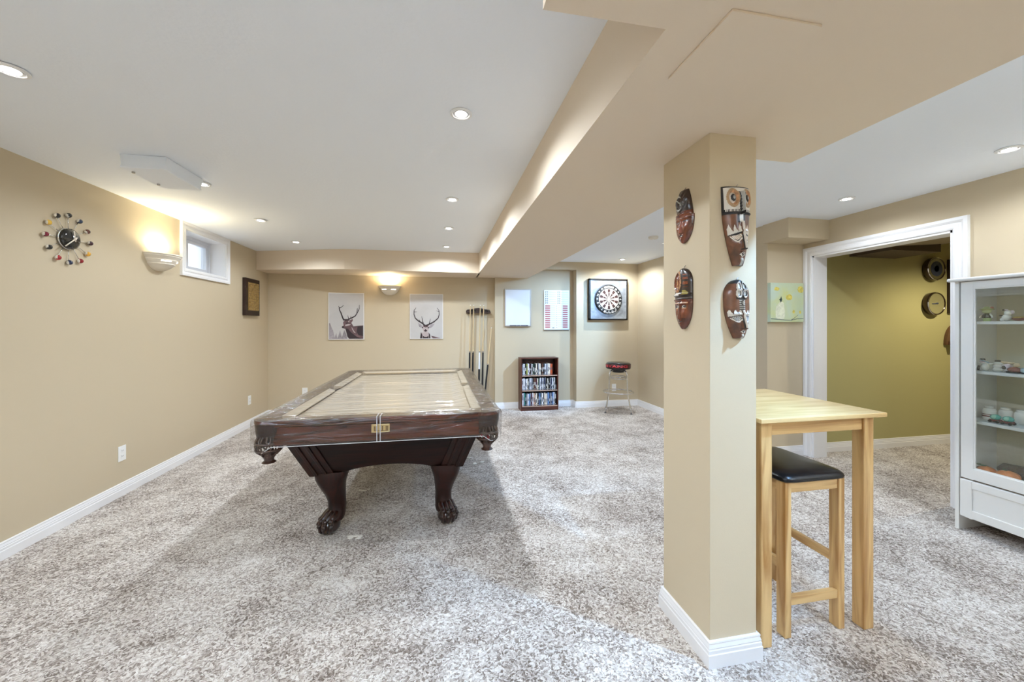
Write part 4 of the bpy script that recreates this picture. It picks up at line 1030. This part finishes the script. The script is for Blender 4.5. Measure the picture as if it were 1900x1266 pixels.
def colB(u, v):
    r = math.hypot(u + .30, (v - .22) * 2.6)
    if r < .40: return 2 if (math.sin(u * 40) * math.sin(v * 90) > -.4) else 0
    if abs(r - .43) < .04: return 3
    if .40 < v < .455 and -.62 < u < .0: return 4
    if .36 < v < .44 and u > .2 and abs(u - .5) < .3: return 5 if abs((v - .36) * 6 - (u - .2)) < .3 else 1
    if .10 < v < .32 and u > .3 and (int(v * 26) % 2 == 0) and u < .75: return 2
    if v < .52: return 1
    for q in (-.42, .42):
        e = math.hypot((u - q) / .24, (v - .632) / .026)
        if e < .5: return 1
        if e < .75: return 4 if (u - q) * q < 0 else 1
        if e < 1.0: return 1
    if abs(v - .655) < .007 and .2 < abs(u) < .62: return 3
    if abs(v - .575) < .008 and .08 < abs(u) < .75: return 3
    if abs(v - .873) < .008 and abs(u) < .32: return 1
    return 2 if .25 < abs(u) < .7 and v < .82 else 0
def wB(v, k):
    if k: return 0
    return max(.06, (1 - (1 - v / .25) ** 2) ** .5 if v < .25 else 1 if v < .55 else (1 - ((v - .55) / .45) ** 2.3) ** .6)
mask('dark red carved mask with round medallion, lower one on the pillar\'s tan side', 'x', 1.465, .058, 1.303, 1.562, .022, wB, featB, colB, [MW, MDK, MRB, MTAN, MWH, mat('mask olive', (.30, .24, .05), .4)])
# owl mask on the front
def wC(v, k):
    if k == 1: return .010 * v * v
    if k == 2: return 0
    return (1 - .10 * v if v < .30 else .97 - .62 * ((v - .30) / .70) ** 1.6) if v < 1 else .35
fC = face_feat(.62, .48, .80, .86, .95)
def featC(u, v):
    n = 0
    if v > .42: n += fC(u, v) * .9 + .010 * g(u, 0, .12) * (1 if .45 < v < .82 else 0)
    for s in (-1, 1):
        r = math.hypot(u - s * .50, (v - .155) * 2.9)
        n += .008 * g(r, .30, .06) + .008 * g(r, 0, .12) - .004 * g(r, .20, .05)
    if v < .38:
        k = max(0, (v - .08) / .26)
        if 0 < k < 1.1: n += .022 * g(u, 0, .17 * (1.12 - k))
    n += .006 * g(v, .345, .012) * (abs(u) > .12)
    return n
def colC(u, v):
    if v < .33:
        if abs(u) < .16 * (1.25 - v * 3.2) and v > .08: return 5
        if abs(u) < .23 * (1.3 - v * 3) and v > .08: return 1
        for s in (-1, 1):
            r = math.hypot(u - s * .50, (v - .155) * 2.9)
            if r < .07: return 5
            if r < .14: return 1
            if r < .20: return 3
            if r < .36: return 2 if r < .27 else 4
        if abs(u) > .93 or v < .02: return 1
        if .30 < v: return 1 if int(abs(u) * 30) % 2 else 3
        return 3
    if .33 <= v < .365: return 1
    a = abs(u)
    # white crown-shaped eye frame
    top = .49 + .10 * abs(((a - .02) * 3.1) % 1 - .5) * 2
    if .12 < a < .92:
        lid = .585 + .05 * (a - .12)
        if top < v < lid: return 3
        if lid <= v < lid + .014: return 1
        e0, e1 = lid + .014, .655 + .045 * math.sin((a - .12) / .62 * PI)
        if a < .76 and e0 <= v < e1: return 1 if abs(v - (e0 + e1) / 2) > (e1 - e0) * .36 else (3 if int((a + v * 3) * 26) % 3 else 4)
        if a < .85 and e1 <= v < e1 + .022: return 3
    if a < .07 and .42 < v < .80: return 3
    if a < .13 and .62 < v < .80: return 1
    if a < .26 and .80 <= v < .815: return 1
    if a < .36 and .835 < v < .90:
        k = abs(v - .868) / .034
        if k + a / .36 < 1.0: return 1 if k + a / .22 < .75 else 3
        if k + a / .36 < 1.15: return 1
    if a < .22 and v > .91: return 5
    if a < .30 and .36 < v < .47: return 5 if a < .14 else 1
    return 0
mask('tall owl-topped carved mask, upper one on the pillar\'s pale front', 'y', 1.140, .062, 1.552, 1.858, .034, wC, featC, colC, [MBR, MBK, MTAN, MWH, mat('mask ochre', (.40, .26, .14), .4), MSI], 100, 200)
def wD(v, k):
    if k == 1: return .010 * v * v
    if k == 2: return 0
    return max(.10, (1 - (1 - v / .28) ** 2) ** .5 if v < .28 else 1 if v < .45 else 1 - .62 * ((v - .45) / .55) ** 1.7)
fD = face_feat(.63, .56, .82, .88, .96)
def featD(u, v):
    n = fD(u, v) * .9 if v > .5 else 0
    n += .010 * g(u, 0, .12) * (1 if .35 < v < .84 else 0)
    for s in (-1, 1):
        for cv in (.12, .235):
            r = math.hypot(u - s * .22, (v - cv) * 2.4); n += .006 * g(r, .17, .04)
    return n
def colD(u, v):
    a = abs(u)
    if v < .34:
        for cv in (.12, .235):
            r = math.hypot(a - .24, (v - cv) * 2.5)
            if r < .10: return 5
            if r < .14: return 1
            if r < .21: return 3
        if v < .07: return 1
        if a < .06: return 1
        return 0 if a > .5 else 1 if a < .42 else 0
    if .34 <= v < .52:
        if math.hypot(u, (v - .40) * 2.4) < .09: return 5
        if math.hypot(u, (v - .40) * 2.4) < .13: return 1
        if a < .22: return 5 if int(v * 60) % 2 else 1
        return 0
    top = .50 + .10 * abs(((a - .02) * 3.1) % 1 - .5) * 2
    if .12 < a < .92:
        lid = .60 + .04 * (a - .12)
        if top < v < lid: return 3
        if lid <= v < lid + .013: return 1
        e1 = .67 + .04 * math.sin((a - .12) / .62 * PI)
        if a < .76 and v >= lid + .013 and v < e1: return 5 if int((a + v * 3) * 24) % 3 else 1
        if a < .86 and e1 <= v < e1 + .02: return 3
    if a < .07 and .52 < v < .82: return 3
    if a < .14 and .66 < v < .82: return 1
    if a < .28 and .82 <= v < .836: return 1
    if a < .34 and .85 < v < .915:
        k = abs(v - .882) / .034
        if k + a / .34 < 1: return 1 if k + a / .2 < .8 else 3
    if a < .18 and v > .92: return 5
    return 0
mask('carved mask with painted circles on its brow, lower one on the pillar\'s pale front', 'y', 1.143, .056, 1.268, 1.497, .034, wD, featD, colD, [MBR, MBK, MTAN, MWH, MTAN, MSI], 100, 180)

# ------------------------------------------------------------------ painting in the right niche
t = thing('canvas_painting', 'small square pale blue canvas of a white bird beside the cased opening', 'picture', (3.40, 3.25, 1.35))
def bluemat():
    m = mat('blue yellow wash', (.52, .64, .58), .6, var=(5, .1, '#c9cf8f')); return m
MB().box(3.222, 3.610, 3.232, 3.270, 1.352, 1.741).build('canvas', bluemat(), t, bevel=.002)
def pp(u, v, w): return (3.222 + .388 * (u - 200) / 790, 3.232 - w, 1.741 - .389 * (v - 130) / 920)
def blob(cx, cy, rx, ry, n=18, sd=0): 
    r_ = random.Random(sd); return [(cx + rx * (1 + .15 * r_.uniform(-1, 1)) * math.cos(2 * PI * k / n), cy + ry * (1 + .15 * r_.uniform(-1, 1)) * math.sin(2 * PI * k / n)) for k in range(n)]
for nm, m, ps, o in (('yellow_blossoms', mat('paint yellow', (.66, .56, .12), .6, var=(40, .3)), [blob(915, 280, 70, 85, sd=1), blob(345, 275, 60, 45, sd=2), blob(640, 470, 80, 70, sd=3), blob(750, 810, 28, 45, sd=4), blob(905, 820, 25, 40, sd=5)], .0002),
                     ('bird', mat('paint cream', (.72, .74, .58), .6, var=(30, .15)), [[(430, 560), (510, 600), (520, 700), (540, 790), (530, 960), (480, 1000), (400, 990), (320, 960), (315, 800), (330, 690), (400, 600)]], .0008),
                     ('bird_head', mat('paint dark', (.02, .05, .05), .5), [[(445, 445), (470, 520), (460, 560), (435, 600), (425, 560), (400, 520), (430, 500)]], .0012),
                     ('branch', mat('paint slate', (.06, .10, .13), .5), [stroke([(205, 975), (340, 985), (520, 1005), (690, 1012), (830, 975), (985, 968)], 14, 12), stroke([(690, 1005), (760, 960), (860, 880)], 12, 6)], .0010)):
    mb = MB()
    for j, p in enumerate(ps): mb.prism([pp(u, v, o) for u, v in p], (0, -.0004 - j * 1e-5, 0))
    mb.build(nm, m, t)

# ------------------------------------------------------------------ things on the olive wall
GY = 3.29
for zc_, lab, lower in ((1.937, 'round chrome-rimmed wall disc with pale centre, upper one on the olive wall', 0), (1.555, 'round chrome-rimmed wall disc with a car picture, lower one on the olive wall', 1)):
    t = thing('wall_disc', lab, 'wall disc', (5.348, GY, zc_), 'round discs on the olive wall')
    c = (5.348, GY, zc_)
    MB().lathe([(0, 0), (.118, 0), (.125, -.010), (.128, -.050), (.120, -.062), (.112, -.058), (.108, -.050), (0, -.050)], c, 'y', 40).build('case', mat('dark bronze gloss', (.06, .035, .02), .15, .6, coat=.5), t, smooth=40)
    MB().lathe([(.112, -.056), (.122, -.062), (.126, -.056), (.120, -.048)] + [(.112, -.056)], c, 'y', 40).build('rim', CHROME, t, smooth=40)
    if not lower:
        f = MB().lathe([(0, -.056), (.075, -.056), (.078, -.050)], c, 'y', 32).build('face', mat('pale lilac face', (.62, .64, .72), .3), t)
        MB().lathe([(.022, -.0575), (.034, -.0575), (.034, -.056), (.022, -.056)], c, 'y', 24).build('face_ring', mat('navy print', (.03, .04, .08), .4), f)
        MB().lathe([(.070, -.0575), (.082, -.0575), (.082, -.055), (.070, -.055)], c, 'y', 24).build('outer_ring', mat('navy print', (.03, .04, .08), .4), f)
    else:
        f = MB().lathe([(0, -.054), (.106, -.054), (.108, -.050)], c, 'y', 32).build('face', mat('brown glass face', (.10, .045, .03), .12, coat=.8), t)
        mb = MB(); P = [(-.085, .012), (-.04, .018), (0, .030), (.05, .028), (.088, .036), (.07, .01), (.085, -.002), (.03, -.014), (.02, -.028), (-.05, -.024), (-.088, -.010)]
        mb.prism([(c[0] + x, GY - .0545, c[2] + z) for x, z in P], (0, -.0015, 0)); mb.build('car_picture', mat('pale car print', (.62, .62, .50), .3), f)
        mb = MB(); P = [(-.070, .004), (-.02, .006), (.0, .012), (.03, .010), (.02, -.006), (-.06, -.008)]
        mb.prism([(c[0] + x, GY - .0562, c[2] + z) for x, z in P], (0, -.001, 0)); mb.build('car_windows', mat('navy print', (.03, .04, .08), .4), f)
t = thing('tall_frame', 'tall dark framed picture partly hidden by the door casing', 'picture', (5.78, GY, 1.45))
mb = MB()
for b in ((5.588, 5.615, 1.45, 2.052), (5.96, 5.987, 1.45, 2.052), (5.615, 5.96, 1.45, 1.477), (5.615, 5.96, 2.025, 2.052)): mb.box(b[0], b[1], GY - .025, GY, b[2], b[3])
mb.build('frame', mat('dark walnut frame', (.03, .014, .010), .4), t)
pg = MB().box(5.615, 5.96, GY - .012, GY - .002, 1.477, 2.025).build('picture', mat('grey-brown picture', (.10, .08, .06), .3, coat=.8), t)
MB().box(5.63, 5.95, GY - .014, GY - .0121, 1.85, 2.01).build('pale_sky', mat('picture sky', (.62, .66, .72), .3), pg)
t = thing('wall_bracket_shelf', 'brown half-round wall shelf partly hidden by the door casing', 'wall shelf', (5.66, GY, 1.10))
P = [(5.535, 1.10)] + [(5.535 + .30 * (1 - math.cos(a)) * .5 / .5 * .5, 1.11 + .22 * math.sin(a)) for a in (PI / 2 * k / 10 for k in range(1, 11))] + [(5.80, 1.33), (5.80, 1.10)]
MB().prism([(x, GY - .03, z) for x, z in P], (0, .03, 0)).build('back', mat('brown wood shelf', (.13, .065, .03), .4), t, bevel=.003)
MB().box(5.56, 5.80, GY - .10, GY - .03, 1.10, 1.14).build('ledge', mat('brown wood shelf', (.13, .065, .03), .4), t, bevel=.003)

# ------------------------------------------------------------------ display cabinet
CX, CY0, CY1 = 3.303, .985, 1.905
CBX = 3.640
cb = thing('display_cabinet', 'tall white glass-door display cabinet against the right wall', 'cabinet', ((CX + CBX) / 2, (CY0 + CY1) / 2, 0))
for y0, y1 in ((CY1 - .020, CY1), (CY0, CY0 + .020)):
    MB().box(CX, CBX, y0, y1, 0, 1.600).build('side_panel', WHITE, cb, bevel=.0015)
MB().box(CX - .030, CBX, CY0 - .026, CY1 + .026, 1.600, 1.622).build('top_panel', WHITE, cb, bevel=.008, seg=3)
MB().box(CBX - .008, CBX, CY0 + .02, CY1 - .02, .10, 1.600).build('back_panel', mat('cabinet back beige', (.66, .61, .46), .6), cb)
MB().box(CX + .025, CBX - .008, CY0 + .02, CY1 - .02, .345, .365).build('floor_panel', WHITE, cb)
MB().box(CX + .025, CBX - .008, CY0 + .02, CY1 - .02, 1.575, 1.600).build('ceiling_panel', WHITE, cb)
for z in (1.325, 1.013, .697):
    MB().box(CX + .030, CBX - .008, CY0 + .021, CY1 - .021, z, z + .018).build('shelf', WHITE, cb, bevel=.001)
# door frame
def door(y0, y1):
    w = .058
    d = MB().box(CX - .002, CX + .018, y1 - w, y1, .345, 1.596).box(CX - .002, CX + .018, y0, y0 + w, .345, 1.596).box(CX - .002, CX + .018, y0 + w, y1 - w, .345, .345 + .068).box(CX - .002, CX + .018, y0 + w, y1 - w, 1.552, 1.596)
    o = d.build('door', WHITE, cb, bevel=.002)
    mb = MB()
    ins = .008
    for b in ((y0 + w - .001, y0 + w + ins, .413, 1.552), (y1 - w - ins, y1 - w + .001, .413, 1.552), (y0 + w, y1 - w, .412, .413 + ins), (y0 + w, y1 - w, 1.553 - ins, 1.553)): mb.box(CX + .001, CX + .014, b[0], b[1], b[2], b[3])
    mb.build('glazing_bead', WHITE, o, bevel=.002)
    MB().box(CX + .006, CX + .009, y0 + w, y1 - w, .413, 1.552).build('glass', GLASS, o)
    return o
door(CY0 + .030, CY1 - .030)
# drawer
dr = MB().box(CX - .002, CX + .018, CY0 + .030, CY1 - .030, .098, .334).build('drawer', WHITE, cb, bevel=.002)
mb = MB()
y0, y1 = CY0 + .030, CY1 - .030
for b in ((y0, y0 + .055, .098, .334), (y1 - .055, y1, .098, .334), (y0 + .055, y1 - .055, .098, .150), (y0 + .055, y1 - .055, .288, .334)): mb.box(CX - .010, CX - .002, b[0], b[1], b[2], b[3])
mb.build('raised_frame', WHITE, dr, bevel=.003, seg=3)
MB().box(CX + .02, CBX - .01, CY0 + .02, CY1 - .02, .10, .34).build('drawer_box', mat('raw board', (.30, .22, .16), .7), cb)
# items inside the cabinet
def fig(name, label, cat, x, y, z, parts, group):
    t = thing(name, label, cat, (x, y, z), group)
    for nm, m, fn in parts:
        mb = MB(); fn(mb); mb.build(nm, m, t, smooth=50)
    return t
FW = mat('glazed white', (.80, .78, .72), .2, coat=.6); FG = mat('glazed lime', (.42, .55, .22), .25, coat=.6); FK = mat('glazed black', (.02, .025, .02), .2, coat=.6); FPK = mat('glazed pale pink', (.70, .58, .62), .25, coat=.6)
FBR = mat('glazed maroon', (.20, .05, .04), .2, coat=.6); FTN = mat('glazed sand', (.62, .48, .30), .3, coat=.5); FTL = mat('glazed teal', (.10, .45, .38), .25, coat=.6); FBL = mat('glazed light blue', (.35, .52, .62), .25, coat=.6); FOR = mat('glazed orange', (.72, .24, .06), .35, coat=.3); FDG = mat('glazed dark green', (.05, .12, .04), .4); FGD = mat('glazed gold', (.55, .36, .10), .3, .5)
GT, GM, GL, GB = 'ceramics on the cabinet top shelf', 'ceramics on the cabinet second shelf', 'ceramics on the cabinet third shelf', 'decorations on the cabinet floor'
X_ = 3.43; s1, s2, s3, s0 = 1.344, 1.032, .716, .366
X1_, Y1_ = 3.40, 1.808
fig('figurine', 'green-headed figurine in black jacket on the top cabinet shelf', 'figurine', X1_, Y1_, s1, [
    ('base', FG, lambda m: m.lathe([(0, 0), (.016, 0), (.018, .012), (.015, .022), (0, .024)], (X1_, Y1_, s1), n=20)),
    ('body', FK, lambda m: m.lathe([(.020, .022), (.021, .028), (.016, .042), (.010, .050), (0, .052)], (X1_, Y1_, s1), n=20)),
    ('arms', FW, lambda m: (m.tube([(X1_, Y1_ - .014, s1 + .044), (X1_ - .006, Y1_ - .026, s1 + .032), (X1_ - .008, Y1_ - .028, s1 + .022)], .005, 8), m.tube([(X1_, Y1_ + .014, s1 + .044), (X1_ - .006, Y1_ + .026, s1 + .032), (X1_ - .008, Y1_ + .028, s1 + .022)], .005, 8))),
    ('head', mat('glazed pale green', (.62, .66, .36), .3, coat=.4), lambda m: m.ball((X1_, Y1_, s1 + .064), .019, 16, 10, (1, 1.1, .85))),
    ('hat_brim', mat('hat straw', (.42, .48, .20), .5), lambda m: m.lathe([(0, .074), (.028, .072), (.034, .078), (.018, .083), (.010, .092), (0, .093)], (X1_, Y1_, s1), n=20)),
    ('hat_flower', mat('dull coral', (.50, .20, .14), .5), lambda m: m.ball((X1_, Y1_ - .022, s1 + .084), .008, 10, 8))], GT)
Y2_ = 1.722
fig('figurine', 'white seated animal figurine on the top cabinet shelf', 'figurine', X1_, Y2_, s1, [
    ('body', FW, lambda m: (m.ball((X1_, Y2_, s1 + .022), .022, 16, 10, (1, .95, 1.0)), m.ball((X1_ - .006, Y2_ - .008, s1 + .050), .016), m.ball((X1_ - .012, Y2_ + .012, s1 + .010), .011))),
    ('ears', FPK, lambda m: (m.ball((X1_, Y2_ - .022, s1 + .054), .010, 10, 8, (1, 1, 1.3)), m.ball((X1_, Y2_ + .004, s1 + .068), .007, 10, 8, (1, 1.6, .7)))),
    ('dark_patch', FK, lambda m: (m.ball((X1_ - .010, Y2_ + .018, s1 + .034), .006, 10, 8, (1, 2, .6)), m.ball((X1_ - .008, Y2_ + .010, s1 + .068), .005)))], GT)
Y3_ = 1.672
fig('figurine', 'low maroon and gold ornament at the photo edge of the top cabinet shelf', 'figurine', X1_, Y3_, s1, [
    ('body', FBR, lambda m: m.ball((X1_, Y3_, s1 + .014), .026, 16, 10, (.8, 1.1, .54))), ('trim_band', FGD, lambda m: m.lathe([(.020, .016), (.026, .020), (.022, .026), (.010, .028)], (X1_, Y3_, s1), n=20))], GT)
# second shelf
def shaker(y, x, label, m1, m2, kind):
    z = s2
    if kind == 0:
        parts = [('body', m1, lambda m: (m.ball((x, y, z + .024), .021, 14, 10, (1, .9, 1.15)))), ('head', m2, lambda m: m.ball((x, y + .012, z + .058), .013)), ('hat', FK, lambda m: m.lathe([(0, .068), (.013, .067), (.010, .076), (0, .078)], (x, y + .012, z), n=12)), ('staff', FK, lambda m: m.tube([(x - .01, y + .028, z + .002), (x - .012, y + .022, z + .03)], .006, 8)), ('ski', FBL, lambda m: m.tube([(x - .012, y - .022, z + .052), (x - .01, y + .018, z + .068)], .0035, 6))]
    elif kind == 1:
        parts = [('body', m1, lambda m: m.lathe([(0, 0), (.018, 0), (.023, .014), (.016, .024), (.022, .032), (.015, .042), (.020, .050), (.012, .060), (0, .062)], (x, y, z), n=18)), ('cap', m2, lambda m: m.lathe([(0, .060), (.013, .060), (.012, .070), (0, .072)], (x, y, z), n=14)), ('spout', FW, lambda m: m.tube([(x, y + .016, z + .045), (x - .004, y + .036, z + .044)], .004, 8))]
    elif kind == 2:
        parts = [('body', m1, lambda m: m.ball((x, y, z + .026), .024, 16, 10, (1, 1, 1.05))), ('wings', m2, lambda m: (m.ball((x, y + .014, z + .058), .014, 12, 8, (.7, 1.6, .6)), m.ball((x, y - .014, z + .056), .012, 12, 8, (.7, 1.5, .6)))), ('belly', FK, lambda m: m.ball((x - .010, y + .004, z + .026), .016)), ('tray', FW, lambda m: m.box(x - .03, x - .015, y - .03, y + .03, z + .012, z + .016))]
    else:
        parts = [('body', m1, lambda m: m.ball((x, y, z + .018), .024, 16, 10, (1, 1.25, .75))), ('head', m2, lambda m: m.ball((x, y - .010, z + .048), .013)), ('base', FK, lambda m: m.box(x - .018, x + .018, y - .026, y + .026, z, z + .007))]
    fig('salt_shaker', label, 'ornament', x, y, z, parts, GM)
shaker(1.815, 3.40, 'white and lime skier figurine, first on the second cabinet shelf', FW, FPK, 0)
shaker(1.765, 3.41, 'ribbed white pot with small cap on the second cabinet shelf', FW, FK, 1)
shaker(1.728, 3.42, 'sand and dark winged ornament on the second cabinet shelf', FPK, FTN, 2)
shaker(1.690, 3.40, 'maroon seated ornament on dark base on the second cabinet shelf', FBR, FTN, 3)
shaker(1.645, 3.41, 'light blue ornament at the photo edge of the second cabinet shelf', FBL, FTN, 3)
# third shelf
def jar(y, x, label, bands):
    z = s3
    parts = [('body', FW, lambda m: m.lathe([(0, 0), (.029, 0), (.031, .006), (.031, .060), (.026, .072), (.020, .074), (0, .074)], (x, y, z), n=24)), ('lid', FW, lambda m: m.lathe([(.020, .074), (.022, .076), (.021, .086), (0, .090)], (x, y, z), n=20))]
    if bands: parts.append(('stripes', FBR, lambda m: (m.lathe([(.0312, .020), (.0316, .020), (.0316, .028), (.0312, .028)], (x, y, z), n=24), m.lathe([(.0312, .034), (.0316, .034), (.0316, .038), (.0312, .038)], (x, y, z), n=24))))
    fig('jar', label, 'jar', x, y, z, parts, GL)
jar(1.828, 3.46, 'white jar with maroon stripes at the left end of the third cabinet shelf', True)
jar(1.766, 3.48, 'plain white jar between the striped jar and the teal ornaments', False)
jar(1.700, 3.48, 'plain white jar behind the right teal ornament', False)
jar(1.632, 3.46, 'white jar with maroon stripes at the photo edge of the third cabinet shelf', True)
for y, lb in ((1.762, 'teal round ornament on maroon cart, left of the pair on the third shelf'), (1.708, 'teal round ornament on maroon cart, right of the pair on the third shelf')):
    x = 3.385
    fig('ornament', lb, 'ornament', x, y, s3, [('dome', FTL, (lambda y: lambda m: m.ball((x, y, s3 + .034), .023, 16, 10, (.9, 1.05, .75)))(y)), ('cart', FBR, (lambda y: lambda m: m.box(x - .016, x + .016, y - .02, y + .02, s3 + .009, s3 + .020))(y)),
        ('wheels', FK, (lambda y: lambda m: [m.lathe([(0, -.003), (.0085, -.003), (.0085, .003), (0, .003)], (x + dx, y + dy, s3 + .0085), 'x', 14) for dx in (-.017, .017) for dy in (-.016, .016)])(y)), ('shell_ribs', mat('glazed mint', (.30, .62, .48), .25, coat=.6), (lambda y: lambda m: m.ball((x - .008, y, s3 + .036), .018, 14, 10, (.9, .8, .8)))(y))], GL)
# floor of the cabinet
def pumpkin(x, y, r, lb):
    def body(m):
        R = []
        for j in range(11):
            b = PI * (j + .05) / 10.1
            R.append([(x + r * math.sin(b) * math.cos(a) * (1 + .07 * math.cos(8 * a)), y + r * math.sin(b) * math.sin(a) * (1 + .07 * math.cos(8 * a)), s0 + r * .72 - r * .72 * -math.cos(b)) for a in (2 * PI * k / 48 for k in range(48))])
        m.rings(R)
    fig('pumpkin', lb, 'pumpkin', x, y, s0, [('body', FOR, body), ('stem', FDG, lambda m: m.tube([(x, y, s0 + r * 1.3), (x - .004, y + .006, s0 + r * 1.42), (x, y + .02, s0 + r * 1.5)], .005, 8))], GB)
pumpkin(3.40, 1.810, .042, 'small orange pumpkin at the left of the cabinet floor')
pumpkin(3.38, 1.706, .050, 'larger orange pumpkin in front on the cabinet floor')
def logb(m): m.tube([(3.52, 1.815, s0 + .030), (3.52, 1.79, s0 + .044), (3.52, 1.74, s0 + .043), (3.52, 1.70, s0 + .045), (3.52, 1.65, s0 + .045), (3.52, 1.60, s0 + .04)], [.018, .036, .040, .041, .040, .030], 14)
fig('driftwood_log', 'dark brown mottled log ornament behind the pumpkins', 'ornament', 3.52, 1.71, s0, [('log', mat('mottled brown', (.09, .05, .03), .5, var=(30, .8, '#6a6238')), logb)], GB)
fig('leaf_sprig', 'green leaf sprig behind the small pumpkin', 'ornament', 3.43, 1.845, s0, [('leaves', FDG, lambda m: [m.ball((3.43 + .012 * math.cos(k * 2.1), 1.850 + .014 * math.sin(k * 1.7), s0 + .025 + .008 * k), .014, 8, 6, (1, 1.3, .35)) for k in range(5)])], GB)
fig('pebble', 'pale grey stone between the two pumpkins', 'ornament', 3.37, 1.765, s0, [('stone', mat('pale stone', (.50, .50, .48), .6), lambda m: m.ball((3.37, 1.768, s0 + .010), .016, 12, 8, (1, 1.3, .62)))], GB)

# ------------------------------------------------------------------ scraps of lint on the carpet under the table
LINT = mat('white lint', (.93, .90, .84), .9)
for k, (x, y, w, lb) in enumerate(((-.516, 2.500, .060, 'white scrap of lint on the carpet beside the left claw foot'), (-.626, 3.72, .050, 'white scrap of lint under the table, farthest back between the legs'),
        (-.587, 3.20, .042, 'small white scrap of lint on the carpet halfway between the front legs and the back'), (.268, 3.80, .060, 'cream scrap of lint on the carpet right of the table body, upper one'), (.360, 3.64, .065, 'white scrap of lint on the carpet right of the table body, lower one'))):
    mb = MB(); rl = random.Random(k)
    for j in range(6): mb.ball((x + rl.uniform(-w, w) * .8, y + rl.uniform(-w, w) * .4, .006), w * rl.uniform(.16, .30), 8, 6, (1.3, .8, .35))
    tag(mb.build('lint_scrap', LINT, smooth=True), lb, 'lint', 'scraps on the carpet')
